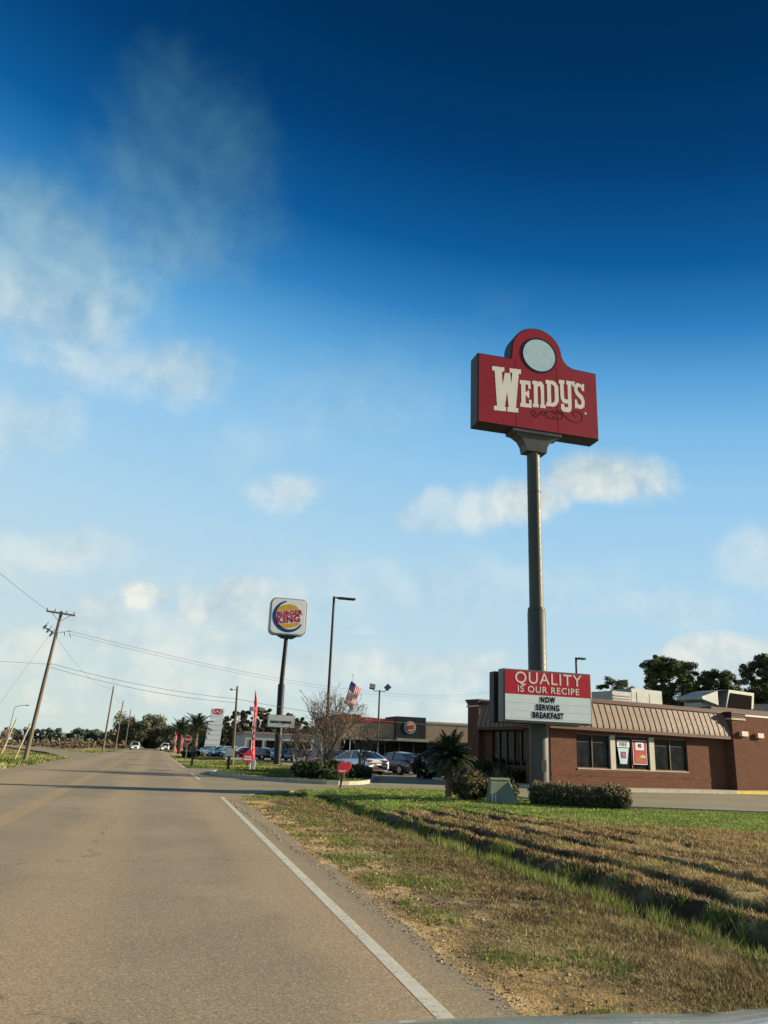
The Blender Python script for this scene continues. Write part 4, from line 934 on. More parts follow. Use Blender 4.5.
def rrect(x0, x1, z0, z1, r, n=7):
    P = []
    for (cx_, cz_, a) in ((x1-r, z1-r, 0), (x0+r, z1-r, 90), (x0+r, z0+r, 180), (x1-r, z0+r, 270)):
        P += [(cx_+r*math.cos(rad(a+90*i/n)), cz_+r*math.sin(rad(a+90*i/n))) for i in range(n+1)]
    return P
mb = MB(); mb.prism_y(rrect(-1.62, 1.82, 11.38, 14.80, .55), -.42, .42); cb = mb.build('sign_cabinet', mat('cabinet_grey_green', (.34, .37, .35), .4, .2), BS, .03)
mb = MB(); mb.prism_y(rrect(-1.50, 1.66, 11.50, 14.68, .46), -.47, -.425); fc = mb.build('white_panel', V_w, cb, .02)
bk_logo(fc, -.476, .08, 13.09, 1.47)
mb = MB(); mb.box(-1.1, 1.35, -.62, -.42, 3.15, 4.25); rb = mb.build('reader_board', mat('reader_frame', (.2, .2, .2), .5), BS, .02)
mb = MB(); mb.box(-1.05, 1.30, -.64, -.622, 3.2, 4.2); rf = mb.build('reader_panel', mat('reader_white', (.50, .52, .50), .5, var=.15), rb)
text_obj('reader_text', 'NOW HIRING', .30, M_BLACK, rf, (.12, -.65, 3.62), bold=.012)

# ------------------------------------------------------------------ lamps, poles and wires
M_BRZ = mat('bronze_lamp_metal', (.045, .04, .035), .5, .1)
def shoebox_lamp(loc, H, arm, dirx, label, r=.075, head=(.55, .26, .09), lean=(0, 0)):
    t = thing('street_lamp', loc, 0, label, 'street lamp')
    mb = MB(); mb.tube([(0, 0, .3), (lean[0], lean[1], H)], [r, r*.8], 8); mb.build('pole', M_BRZ, t)
    mb = MB(); mb.cyl((0, 0, 0), (0, 0, .32), .28, .26, 16); mb.build('concrete_base', M_KERB, t)
    mb = MB(); x0 = lean[0]; mb.box(min(x0, x0+arm*dirx), max(x0, x0+arm*dirx), -.04, .04, H-.1, H-.02); mb.build('arm', M_BRZ, t)
    mb = MB(); a = x0+arm*dirx; b = a+head[0]*dirx; mb.box(min(a, b), max(a, b), -head[1]/2, head[1]/2, H-.12, H-.12+head[2]); mb.build('lamp_head', M_BRZ, t, .02)
    return t
shoebox_lamp((8.72, 42.5, .13), 9.4, .25, 1, 'tall slim dark street lamp with one flat head on the island beside the bare tree', .085, (.95, .34, .10))
shoebox_lamp((26.55, 48, 0), 7.95, .12, 1, 'lamp post with a flat head rising behind the restaurant roof right of the message board', .09, (.55, .3, .12))
def flood(loc, H, label, r=.08, heads=((-.62, .1), (.62, .35)), sz=.45):
    t = thing('floodlight_pole', loc, 0, label, 'lamp post', 'twin floodlight poles')
    mb = MB(); mb.tube([(0, 0, 0), (0, 0, H)], [r, r*.8], 8); mb.build('pole', M_BRZ, t)
    mb = MB(); mb.tube([(heads[0][0], 0, H+.1), (heads[0][0]*.6, 0, H-.08), (0, 0, H-.02), (heads[1][0]*.6, 0, H-.08), (heads[1][0], 0, H+.1)], .03, 6); mb.build('bracket', M_BRZ, t)
    for hx, tl in heads:
        mb = MB(); mb.hexa([(-sz/2, -.16, -.2), (sz/2, -.16, -.2), (sz/2*.7, .14, -.15), (-sz/2*.7, .14, -.15)], [(-sz/2, -.16, .2), (sz/2, -.16, .2), (sz/2*.7, .14, .15), (-sz/2*.7, .14, .15)])
        h = mb.build('flood_head', M_BRZ, t, .01); h.location = (hx, 0, H+.22); h.rotation_euler = (rad(-15), rad(-45 if tl > .3 else 8), 0)
        mb = MB(); mb.box(-sz/2*.85, sz/2*.85, -.175, -.162, -.17, .17); g = mb.build('lens', mat('lamp_lens', (.16, .155, .14), .4), h)
    return t
flood((16.3, 60, 0), 5.95, 'twin floodlight pole in front of the burger restaurant behind the silver car')
flood((10.3, 88, 0), 5.1, 'dark twin floodlight pole just left of the burger sign pole', .12, ((-.45, .1), (.5, .1)), .7)
M_WOOD = mat('weathered_pole_wood', (.16, .13, .10), .95, var=.25, scale=3, streak=True, bump=.4)
M_INS = mat('insulator', (.28, .28, .27), .35)
M_WIRE = mat('cable', (.09, .09, .09), .6)
GR_P = 'utility poles along the left of the road'
def upole(loc, H, top, label, arm=True, r=.17, group=GR_P, extras=False):
    t = thing('utility_pole', loc, 0, label, 'utility pole', group)
    mb = MB(); mb.tube([(0, 0, -.2), (top[0]*.5, top[1]*.5, H*.5), (top[0], top[1], H)], [r, r*.85, r*.68], 10); mb.build('pole', M_WOOD, t)
    if arm:
        f = .975; ax, ay, az_ = top[0]*f, top[1]*f, H*f
        mb = MB(); mb.hexa([(ax-1.0, ay-.17, az_+.12), (ax+1.0, ay-.17, az_-.06), (ax+1.0, ay-.05, az_-.06), (ax-1.0, ay-.05, az_+.12)], [(ax-1.0, ay-.17, az_+.24), (ax+1.0, ay-.17, az_+.06), (ax+1.0, ay-.05, az_+.06), (ax-1.0, ay-.05, az_+.24)]); cr = mb.build('crossarm', M_WOOD, t)
        for dx in (-.93, -.4, .4, .93):
            mb = MB(); z = az_+.18-.085*(dx+1.2); mb.tube([(ax+dx, ay-.11, z), (ax+dx, ay-.11, z+.1), (ax+dx, ay-.11, z+.14), (ax+dx, ay-.11, z+.26)], [.02, .02, .07, .05], 7); mb.build('insulator', M_INS, cr)
        mb = MB(); mb.cyl((ax+.1, ay-.12, az_-.45), (ax+.7, ay-.1, az_-.02), .025, n=5); mb.cyl((ax-.1, ay-.12, az_-.45), (ax-.6, ay-.1, az_+.08), .025, n=5); mb.build('brace', M_INS, cr)
    if extras:
        for k, (dx, dz) in enumerate(((-.5, -1.35), (-.75, -1.1), (-1.0, -.85))):
            mb = MB(); mb.tube([(ax+dx, ay-.15, az_+dz-.28), (ax+dx+.16, ay-.15, az_+dz)], [.06, .09], 7); mb.tube([(ax+dx+.16, ay-.15, az_+dz), (ax+dx+.3, ay-.15, az_+dz+.25)], .025, 5); mb.build('cutout_fuse', mat('fuse_brown', (.12, .10, .09), .4), t)
        mb = MB(); mb.cyl((ax-1.05, ay-.1, az_-.95), (ax-.1, ay-.1, az_-1.45), .05, n=6); mb.build('bracket', M_WOOD, t)
        for dx, dz in ((.45, -1.2), (.85, -1.3)):
            mb = MB(); mb.tube([(ax+dx, ay-.1, az_+dz), (ax+dx+.08, ay-.1, az_+dz-.3)], [.07, .05], 6); mb.build('insulator', M_INS, t)
        mb = MB(); mb.cyl((ax+.05, ay-.1, az_-1.3), (ax+.9, ay-.1, az_-1.15), .022, n=5); mb.build('bracket', M_INS, t)
    return t
upole((-8.4, 61.7, 0), 10.35, (.85, 0), 'nearest utility pole, leaning right, with a crossarm and fuse brackets', True, .155, GR_P, True)
PZ = [(-7.85, 143, 10.4, 'second utility pole along the left roadside'), (-8.0, 193, 10.5, 'third utility pole along the left roadside'), (-7.7, 246, 10.8, 'fourth utility pole along the left roadside'), (-7.7, 295, 10.9, 'fifth utility pole along the left roadside'), (-7.4, 340, 10.8, 'farthest utility pole of the left roadside line')]
for i, (x, y, h, lb) in enumerate(PZ): upole((x, y, 0), h, (.35, 0), lb, False, .17)
upole((6.15, 65.8, 0), 6.05, (-.15, 0), 'short wooden pole with a small lamp between the stop sign and the feather flag', False, .12, 'roadside wooden poles on the right')
t = ALLKIDS(bpy.data.objects['utility_pole'])
lampp = [o for o in bpy.data.objects if o.get('label', '').startswith('short wooden pole')][0]
mb = MB(); mb.cyl((-.15, 0, 5.72), (-.52, -.05, 5.80), .03, n=6); mb.ball((-.58, -.05, 5.76), (.16, .12, .09)); mb.build('lamp', M_INS, lampp)
upole((64.5, 150, 0), 14.4, (0, 0), 'tall pole behind the burger restaurant carrying the crossing wires', True, .2, 'roadside wooden poles on the right')
# guy wire and stay guard of the near pole, slanting marker posts, distant street lamp
def wire(a, b, sag, label, r=.010, name='overhead_wire', group='overhead wires', n=24):
    a = Vector(a); b = Vector(b); mb = MB()
    mb.tube([a.lerp(b, i/n)-Vector((0, 0, sag*4*(i/n)*(1-i/n))) for i in range(n+1)], r, 4, False)
    return tag(mb.build(name, M_WIRE), label, 'wire', group)
P1 = (-7.6, 61.7)
for k, (dx, tz) in enumerate(((-.95, 10.35),)):
    wire((P1[0]+dx, 61.6, tz), (-10.5+dx, -25, 10.9), 1.0, ['left of the two wires running from the near pole crossarm back over the viewer', 'right of the two wires running from the near pole crossarm back over the viewer'][k], .014)
wire((P1[0], 61.6, 6.5), (-75, 40, 9.0), 1.2, 'lower wire running from the near pole back past the left edge')
wire((-7.0, 61.6, 9.0), (64.2, 150, 14.2), 2.4, 'upper wire of the pair crossing the road from the near pole', .013)
wire((-6.8, 61.6, 8.75), (64.2, 150, 13.9), 2.45, 'lower wire of the upper pair crossing the road from the near pole', .011)
wire((-7.7, 61.6, 6.55), (6.0, 65.8, 5.05), .30, 'upper low wire crossing the road to the short wooden pole', .013)
wire((-7.7, 61.6, 6.3), (6.0, 65.8, 4.75), .38, 'lower low wire crossing the road to the short wooden pole', .013)
wire((6.0, 65.8, 5.05), (34, 86.5, 4.7), .5, 'low wire from the short wooden pole to the burger restaurant', .016)
pr = (P1[0]+.3, 61.7, 9.9)
for i in range(5):
    b0 = (-8.0, 61.7, 8.9) if i == 0 else (PZ[i-1][0]+.3, PZ[i-1][1], PZ[i-1][2]-.3)
    b1 = (PZ[i][0]+.3, PZ[i][1], PZ[i][2]-.3)
    wire(b0, b1, 1.2, ['roadside wire from the nearest to the second pole', 'roadside wire from the second to the third pole', 'roadside wire from the third to the fourth pole', 'roadside wire from the fourth to the fifth pole', 'roadside wire from the fifth to the farthest pole'][i], .012)
t = thing('guy_wire', (-12.2, 60.5, 0), 0, 'guy wire with pale guard anchoring the nearest utility pole on its left', 'wire')
mb = MB(); mb.cyl((0, 0, 0), (4.4, 1.2, 9.2), .007, n=4); mb.build('cable', M_WIRE, t)
def lpost(loc, top, r, label, m, name='marker_post', group='slanting posts at the left verge'):
    t = thing(name, loc, 0, label, 'post', group); mb = MB(); mb.cyl((0, 0, 0), top, r, n=8); mb.build('post', m, t)
    mb = MB(); mb.cyl((top[0], top[1], top[2]), (top[0]*1.02, top[1], top[2]+.05), r*1.15, n=8); mb.build('cap', M_INS, t); return t
M_PALEP = mat('pale_post', (.42, .37, .27), .8)
lpost((-8.95, 61.0, 0), (.62, 0, 2.3), .055, 'pale slanting guard post just left of the nearest utility pole', M_PALEP)
lpost((-12.6, 78, 0), (.75, 0, 2.9), .06, 'pale slanting post at the far left edge by the scrub', M_PALEP)
t = thing('street_lamp', (-15.9, 100, 0), 0, 'distant pale curved-arm street lamp at the left edge', 'street lamp')
mb = MB(); mb.tube([(0, 0, 0), (.35, 0, 4.75)], [.07, .05], 7); mb.build('pole', M_UNIT, t); mb = MB(); mb.tube([(.35, 0, 4.75), (.9, 0, 4.95), (1.5, 0, 5.03)], [.04, .035, .03], 6); mb.build('arm', M_UNIT, t)
mb = MB(); mb.ball((1.65, 0, 5.0), (.25, .12, .06)); mb.build('lamp_head', M_UNIT, t)

# ------------------------------------------------------------------ flags and small signs
t = thing('flagpole', (20.05, 85, 0), 0, 'thin flagpole behind the bare tree in front of the burger restaurant', 'flagpole')
mb = MB(); mb.tube([(0, 0, 0), (0, 0, 9.3)], [.05, .03], 8); mb.build('pole', M_UNIT, t); mb = MB(); mb.ball((0, 0, 9.35), .08); mb.build('finial', M_UNIT, t)
# limp flag, hanging down and away from the pole
mred = mat('flag_red', (.55, .04, .05), .7); mwh = mat('flag_white', (.75, .75, .73), .7); mbl = mat('flag_blue', (.03, .05, .16), .7)
nu, nv = 22, 13; Vf = []; Ff = []; mi = []
for j in range(nv+1):
    for i in range(nu+1):
        u = i/nu; v = j/nv
        Vf.append((-.25+1.15*v*(1-.15*u)-.75*u-.12*math.sin(9*u+3*v)*u*0+.0, .16*math.sin(11*u+2.5*v)*(.3+u), -.35-1.3*v*(1-.35*u)*.55-2.6*u+.25*math.sin(7*u+v*3)*u))
for j in range(nv):
    for i in range(nu):
        Ff.append((j*(nu+1)+i, j*(nu+1)+i+1, (j+1)*(nu+1)+i+1, (j+1)*(nu+1)+i)); mi.append(2 if (i < nu*.36 and j < 6) else (j % 2))
me = bpy.data.meshes.new('flag'); me.from_pydata(Vf, [], Ff); me.polygons.foreach_set('material_index', mi); me.polygons.foreach_set('use_smooth', [True]*len(Ff))
for q in (mred, mwh, mbl): me.materials.append(q)
fl = bpy.data.objects.new('national_flag', me); COL.objects.link(fl); fl.location = (20.1, 84.9, 9.05); tag(fl, 'limp red and white striped flag with a blue corner hanging from the flagpole', 'flag')
so = fl.modifiers.new('thick', 'SOLIDIFY'); so.thickness = .01

M_FRED = mat('banner_red', (.55, .045, .07), .6, var=.15, scale=2)
def feather(loc, H, w, label, lean=0., rz=0.):
    t = thing('feather_flag', loc, rz, label, 'feather flag', 'red feather flags')
    mb = MB(); mb.tube([(0, 0, 0), (lean*.5, 0, H*.5), (lean, 0, H)], [.03, .025, .012], 6); mb.build('pole', mat('white_flagpole', (.6, .6, .58), .4), t)
    mb = MB(); n = 26; vs = []; z0 = H*.14
    for k in range(n+1):
        f = k/n; z = z0+(H*.985-z0)*f; ww = w*(1-.0*f)*(min(1, (1-f)*3.2)**.6)*(.72+.28*math.sin(f*9+1)); y = .10*math.sin(f*12); xx = lean*z/H
        vs += [(xx+.015, y*.3, z), (xx+.015+ww, y, z-.1*(1-f))]
    mb.add(vs, [(2*k, 2*k+1, 2*k+3, 2*k+2) for k in range(n)], True); b = mb.build('banner', M_FRED, t); s = b.modifiers.new('thick', 'SOLIDIFY'); s.thickness = .008
    mb = MB()
    for k in range(9):
        z = z0+.25+k*(H*.62)/9; xx = lean*z/H; mb.add([(xx+.09*w/.4, -.13, z), (xx+w*.62, -.13, z-.03), (xx+w*.58, -.13, z+.20*(H/5)), (xx+.12*w/.4, -.13, z+.17*(H/5))], [(0, 1, 2, 3)])
    mb.build('white_print', mat('banner_white', (.7, .62, .6), .6), b); return t
feather((6.08, 53, 0), 5.0, .26, 'tall red feather flag with white print by the drive left of the burger sign', -.10)
feather((2.9, 118, 0), 3.2, .32, 'distant red feather flag on the right of the road, left one', -.1)
feather((3.9, 120, 0), 2.8, .32, 'distant red feather flag on the right of the road, right one', -.1)
t = thing('yard_sign', (5.72, 51.5, 0), 0, 'rounded red sign with white marks at the foot of the tall feather flag', 'sign')
mb = MB(); mb.box(-.03, .03, -.02, .02, 0, .5); mb.build('post', M_BRZ, t); mb = MB(); mb.prism_y([(-.34, .62), (-.2, .46), (.2, .46), (.36, .62), (.34, .9), (.16, 1.25), (.02, 1.25), (-.3, .92)], -.05, .03); b = mb.build('panel', M_FRED, t, .02)
mb = MB(); mb.box(-.26, .26, -.056, -.051, .60, .70); mb.box(-.22, .24, -.056, -.051, .76, .84); mb.build('white_print', mat('banner_white', (.7, .62, .6)), b)
t = thing('yard_sign', (6.95, 30.75, 0), rad(0), 'tilted red sign with white stripe on a dark stake at the lawn edge', 'sign')
mb = MB(); mb.tube([(0, 0, -.05), (.06, 0, .3), (.10, 0, .56)], [.03, .05, .035], 6); mb.tube([(.06, 0, .3), (.02, 0, .12)], [.05, .02], 5); mb.build('stake', M_BRZ, t)
mb = MB(); mb.prism_y([(-.16, .62), (-.04, .52), (.12, .48), (.30, .60), (.42, .82), (.34, .96), (.18, .92), (.02, .99), (-.10, .84)], -.03, .05); b = mb.build('panel', M_FRED, t, .015)
mb = MB(); mb.prism_y([(-.09, .60), (.12, .58), (.20, .64), (.18, .67), (.11, .625), (-.09, .64)], -.036, -.031); mb.build('white_stripe', mat('banner_white', (.7, .62, .6)), b)
t = thing('stop_sign', (2.33, 60, 0), 0, 'red octagonal stop sign at the second drive', 'sign')
mb = MB(); mb.box(-.03, .03, 0, .06, 0, 2.0); mb.build('post', M_INS, t)
oc = [(.31*math.cos(rad(22.5+45*i)), 1.72+.31*math.sin(rad(22.5+45*i))) for i in range(8)]
mb = MB(); mb.prism_y(oc, -.012, -.002); b = mb.build('panel', mat('stop_white', (.7, .7, .68), .4), t)
mb = MB(); mb.prism_y([(x*.93, 1.72+(z-1.72)*.93) for x, z in oc], -.018, -.0125); b2 = mb.build('red_face', mat('stop_red', (.22, .015, .02), .5), b); text_obj('stop_lettering', 'STOP', .2, mat('stop_white', (.7,)*3), b2, (0, -.024, 1.72), bold=.004, sx=.9)
def mailbox(loc, label, H, hs=.9, tilt=0.):
    t = thing('mailbox', loc, 0, label, 'mailbox', 'roadside mailboxes'); mb = MB(); mb.box(-.07, .07, -.07, .07, 0, H*.72); mb.build('post', mat('post_black', (.015, .015, .015), .6), t)
    mb = MB(); n = 8; pr_ = [(-.13, 0), (.13, 0)]+[(.13*math.cos(PI*i/n), .15+.13*math.sin(PI*i/n)) for i in range(n+1)]; mb.prism_y([(x*1.5, H*.72+.003+z*1.5) for x, z in pr_], -.38, .38)
    b = mb.build('box', mat('mailbox_dark', (.03, .035, .035), .4) if not tilt else mat('mailbox_grey', (.30, .34, .33), .4), t); mb = MB(); mb.box(.19, .215, -.2, -.02, H*.9, H*1.1); mb.build('signal_flag', mat('flag_small_red', (.5, .05, .04), .5), b); return t
mailbox((2.62, 56.5, 0), 'dark mailbox on a thick black post under the stop sign', 1.25)
mailbox((4.02, 45.2, .1), 'grey-topped mailbox on a black post on the island tip', 1.05, tilt=1.)
t = thing('fire_hydrant', (6.02, 50.6, 0), 0, 'small white hydrant beside the rounded red sign', 'hydrant')
mb = MB(); mb.tube([(0, 0, 0), (0, 0, .08), (0, 0, .081), (0, 0, .5), (0, 0, .56), (0, 0, .66)], [.16, .16, .10, .10, .12, .03], 12); mb.build('barrel', mat('hydrant_white', (.7, .68, .6), .5), t); mb = MB(); mb.cyl((-.17, 0, .4), (.17, 0, .4), .05, n=8); mb.build('outlet', mat('hydrant_white', (.7,)*3), t)
t = thing('low_barrier', (6.6, 64, 0), 0, 'low pale rail on dark posts behind the grey mailbox', 'rail')
mb = MB(); mb.box(-1.2, 1.0, -.05, .05, .42, .60); mb.build('rail', mat('rail_pale', (.5, .48, .42), .6), t)
for x in (-1.0, .8): mb = MB(); mb.box(x-.05, x+.05, .052, .12, 0, .62); mb.build('post', M_BRZ, t)
# culvert end in the ditch, its inner shade painted as a near-black disc
t = thing('culvert_pipe', (5.55, 26.85, -.50), 0, 'dark concrete culvert mouth where the ditch runs under the drive', 'culvert')
mb = MB(); n = 20; vs = []
for (r, y) in ((.27, 0), (.27, 1.6), (.21, 1.6), (.21, 0)):
    vs += [(r*math.cos(2*PI*i/n), y, .12+r*math.sin(2*PI*i/n)) for i in range(n)]
mb.add(vs, [(k*n+i, k*n+(i+1) % n, ((k+1) % 4)*n+(i+1) % n, ((k+1) % 4)*n+i) for k in (0, 1, 2, 3) for i in range(n)], True); mb.build('pipe', mat('culvert_concrete', (.05, .045, .04), .9), t)
mb = MB(); mb.cyl((0, 1.5, .12), (0, 1.55, .12), .2, n=16); mb.build('dark_end', mat('culvert_shade', (.02, .017, .012), .9), t)

# dealership tower
t = thing('dealership_tower', (10.1, 150, 0), 0, 'tall white curved dealership tower with a red emblem on top', 'tower')
mb = MB(); pr_ = [(-1.35, 0), (1.25, 0), (1.55, 6.6), (-.95, 5.7), (-1.2, 3)]; mb.prism_y(pr_, -.5, .5); mb.build('white_slab', mat('tower_white', (.62, .66, .68), .4, var=.05), t)
mb = MB()
for k in range(6): mb.box(-1.2+k*.03, 1.3+k*.04, -.53, -.502, .8+k*.85, .84+k*.85)
mb.build('panel_joint', mat('joint_grey', (.35, .38, .4), .5), t)
mb = MB(); mb.prism_y([(-.7, 5.95), (1.5, 6.62), (1.6, 8.0), (-.75, 7.9)], -.45, .45); hd_ = mb.build('emblem_box', mat('tower_white', (.62,)*3), t)
mb = MB(); 
V, Fs = raster([('s', arc(.42, 7.40, .85, .42, 0, 360, 30), .2), ('s', arc(.42, 7.5, .4, .28, 0, 360, 24), .15), ('s', arc(.42, 7.4, .25, .40, 0, 360, 24), .13)], -.9, 1.9, 6.6, 8.4, .03)
o = npmesh('red_emblem', V, Fs, mat('emblem_red', (.5, .03, .05), .5), hd_); o.location = (0, -.46, 0)

# ------------------------------------------------------------------ cars
M_TYRE = mat('tyre', (.015, .015, .015), .85); M_RIM = mat('rim', (.38, .38, .38), .3, .6)
M_CGL, _, p_ = newmat('car_glass'); p_.inputs['Base Color'].default_value = (.015, .02, .024, 1); p_.inputs['Roughness'].default_value = .05; p_.inputs['Specular IOR Level'].default_value = .8
def carpaint(name, col): return mat(name, col, .28, .25, var=.03, scale=1, spec=.5, coat=.6)
def make_car(name, label, cat, paint_, loc, rz, group=None, suv=False, glass=None):
    """length runs along local Y, nose at +Y"""
    t = thing(name, loc, rz, label, cat, group)
    Lh = 2.32; wid = .91; up = .14 if suv else 0; H = 1.70 if suv else 1.45
    # body shell: stations (y, halfwidth, z_bottom, z_shoulder)
    st = [(-2.34, .70, .42, .72), (-2.28, .82, .32, .90+up), (-2.0, .89, .26, .98+up), (-1.2, .91, .22, .97+up), (0, .91, .20, .93+up), (1.0, .91, .20, .90+up), (1.6, .89, .22, .84+up), (2.1, .84, .26, .74+up), (2.30, .72, .32, .62+up), (2.36, .55, .42, .55+up)]
    vs = []; m_ = 9
    for (y, w, z0, z1) in st:
        zm = z0+(z1-z0)*.55
        vs += [(-w*.92, y, z0), (-w, y, z0+.12), (-w*1.0, y, zm), (-w*.97, y, z1-.04), (-w*.86, y, z1), (0, y, z1+.02), (w*.86, y, z1), (w*.97, y, z1-.04), (w, y, zm), (w, y, z0+.12), (w*.92, y, z0)]
    k = 11; fs = []
    for i in range(len(st)-1):
        for j in range(k): fs.append((i*k+j, i*k+(j+1) % k, (i+1)*k+(j+1) % k, (i+1)*k+j))
    fs += [tuple(range(k)), tuple(range((len(st)-1)*k, len(st)*k))[::-1]]
    mb = MB(); mb.add(vs, fs, True); body = mb.build('body', paint_, t)
    # cabin glass and roof
    if suv: cs = [(-2.18, .80, .97+up, .99+up), (-2.0, .78, 1.0+up, H-.12), (-.6, .80, 1.0, H-.02), (.35, .80, 1.0, H-.08), (1.12, .80, .97, .99+up)]
    else: cs = [(-1.95, .76, .94, .98), (-1.15, .78, .94, H-.12), (-.4, .80, .94, H-.02), (.35, .80, .94, H-.08), (1.25, .80, .88, .93)]
    vs = []
    for (y, w, z0, z1) in cs: f = .80 if z1 > 1.2 else .97; vs += [(-w, y, z0-.06), (-w*f, y, z1), (0, y, z1+.03), (w*f, y, z1), (w, y, z0-.06)]
    fs = []
    for i in range(len(cs)-1):
        for j in range(4): fs.append((i*5+j, i*5+j+1, (i+1)*5+j+1, (i+1)*5+j))
    mb = MB(); mb.add(vs, fs, False); gl_ = mb.build('windows', glass or M_CGL, t)
    mb = MB(); R_ = cs[1:4]; vs = []
    for (y, w, z0, z1) in R_: vs += [(-w*.82, y, z1-.02), (-w*.74, y, z1+.018), (0, y, z1+.05), (w*.74, y, z1+.018), (w*.82, y, z1-.02)]
    mb.add(vs, [(i*5+j, i*5+j+1, (i+1)*5+j+1, (i+1)*5+j) for i in range(2) for j in range(4)], True)
    for s in (-1, 1):
        for i, j in ((0, 1), (3, 4)):
            a = cs[i]; b = cs[j]
            fa = .80 if a[3] > 1.2 else 1.0; fb = .80 if b[3] > 1.2 else 1.0
            mb.tube([(s*a[1]*fa, a[0], a[3]), (s*b[1]*fb, b[0], b[3])], .04, 5)
        a = cs[2]; mb.tube([(s*(a[1]+.01), a[0], a[2]), (s*(a[1]*.81+.01), a[0], a[3])], .035, 5)
    mb.build('roof', paint_, t)
    for (x, y) in ((-1, 1.42), (1, 1.42), (-1, -1.38), (1, -1.38)):
        w = MB(); xx = x*.84; n = 18
        w.tube([(xx-.11, y, .33), (xx-.10, y, .33), (xx+.10, y, .33), (xx+.11, y, .33)], [.29, .33, .33, .29], n); wo = w.build('wheel', M_TYRE, t)
        w = MB(); w.cyl((xx+x*.113, y, .33), (xx+x*.125, y, .33), .2, .17, n); w.build('rim', M_RIM, wo)
    for s in (-1, 1):
        mb = MB(); mb.hexa([(s*.60-.11, -2.345, .80), (s*.60+.11, -2.345, .80), (s*.66+.13, -2.2, .80), (s*.66-.11, -2.2, .80)], [(s*.60-.13, -2.31, .90+up), (s*.60+.16, -2.31, .90+up), (s*.63+.14, -2.15, .92+up), (s*.63-.14, -2.15, .92+up)]); mb.build('tail_light', mat('tail_red', (.22, .02, .02), .25), t)
        mb = MB(); mb.hexa([(s*.60-.15, 2.22, .56+up*.6), (s*.60+.15, 2.12, .56+up*.6), (s*.60+.12, 2.36, .56+up*.6), (s*.60-.15, 2.38, .56+up*.6)], [(s*.60-.15, 2.18, .68+up), (s*.60+.15, 2.1, .72+up), (s*.60+.12, 2.28, .68+up), (s*.60-.15, 2.32, .66+up)]); mb.build('headlight', mat('headlight', (.6, .6, .62), .15), t)
        mb = MB(); mb.ball((s*1.0, .98, 1.0+up), (.1, .07, .07), 8, 6); mb.build('mirror', paint_, t)
    mb = MB(); mb.box(-.18, .18, -2.36, -2.345, .60, .70); mb.build('number_plate', mat('plate', (.6, .6, .58), .5), t)
    mb = MB(); mb.box(-.75, .75, -2.36, -2.24, .34, .42); mb.build('bumper_trim', M_SIGNFR, t)
    return t
P_SIL = carpaint('paint_silver', (.72, .74, .75)); P_NAVY = carpaint('paint_navy', (.022, .030, .045)); P_WH = carpaint('paint_white', (.75, .75, .74)); P_RED = carpaint('paint_red', (.40, .02, .03)); P_BLK = carpaint('paint_black', (.02, .02, .022)); P_BLU = carpaint('paint_blue', (.10, .20, .34)); P_GRY = carpaint('paint_grey', (.20, .21, .22))
GC = 'cars parked outside the burger restaurant'
make_car('parked_car', 'silver sedan with its bright rear towards the sun, parked before the burger restaurant', 'car', P_SIL, (12.75, 51.6, 0), rad(20), GC)
make_car('parked_car', 'dark navy sedan parked to the right of the silver one', 'car', P_NAVY, (16.0, 53.4, 0), rad(20), GC)
make_car('parked_car', 'red car mostly hidden behind the bare tree and the tilted red sign', 'car', P_RED, (11.2, 55.0, 0), rad(22), GC)
make_car('parked_car', 'black car behind the silver sedan, near the restaurant awning', 'car', P_BLK, (16.1, 70, 0), rad(60), GC)
make_car('parked_car', 'dark car in the shade right of the navy sedan, behind the small palm', 'car', P_GRY, (19.2, 56.5, 0), rad(22), GC)
make_car('moving_car', 'small white vehicle coming towards the viewer on the left lane', 'car', P_WH, (-3.65, 183, 0), PI, 'distant traffic', True)
make_car('moving_car', 'white vehicle far ahead at the right edge of the road', 'car', P_WH, (2.6, 190, 0), 0, 'distant traffic', True)
base = make_car('dealership_car', 'white car at the left end of the dealership row', 'car', P_WH, (8.2, 126, 0), rad(70), 'cars in the dealership lot')
cols = [('white', P_WH), ('silver', P_SIL), ('white', P_WH), ('blue', P_BLU), ('silver', P_SIL), ('silver', P_SIL), ('dark red', P_RED), ('black', P_BLK), ('white', P_WH), ('grey', P_GRY), ('black', P_BLK), ('silver', P_SIL), ('grey', P_GRY)]
ordn = ['second', 'third', 'fourth', 'fifth', 'sixth', 'seventh', 'eighth', 'ninth', 'tenth', 'eleventh', 'twelfth', 'thirteenth', 'fourteenth']
for i, (cn, pm) in enumerate(cols):
    c = copy_tree(base)
    yb = [123, 120, 117.5, 115, 112.5, 110, 108, 106, 104.5, 103, 102, 101, 101][i]; px_ = [8.5, 8.9, 9.4, 9.9, 10.5, 11.3, 12.3, 13.5, 14.9, 16.6, 18.4, 20.6, 23.0][i]
    c.location = (px_, yb, 0); c.rotation_euler.z = rad(random.choice((68, 72, 110, 20, 30))); c['label'] = cn+' car in the dealership lot, '+ordn[i]+' from the left'
    for ch in ALLKIDS(c):
        if ch.name.split('.')[0] in ('body', 'roof', 'mirror'):
            ch.material_slots[0].link = 'OBJECT'; ch.material_slots[0].material = pm
# low dealership buildings behind the cars
t = thing('dealership_building', (30, 170, 0), 0, 'long pale low dealership building behind the parked cars', 'building')
mb = MB(); mb.box(-12, 20, 0, 20, 0, 4.2); mb.build('wall', mat('dealer_wall', (.36, .37, .35), .8), t); mb = MB(); mb.box(-12.3, 20.3, -.3, 20.3, 4.203, 4.6); mb.build('roof', mat('dealer_roof', (.25, .2, .18), .8), t)
for k in range(9): mb = MB(); mb.box(-11+k*3.4, -8.4+k*3.4, -.06, -.003, .4, 3.0); mb.build('window', M_GLASS, t)

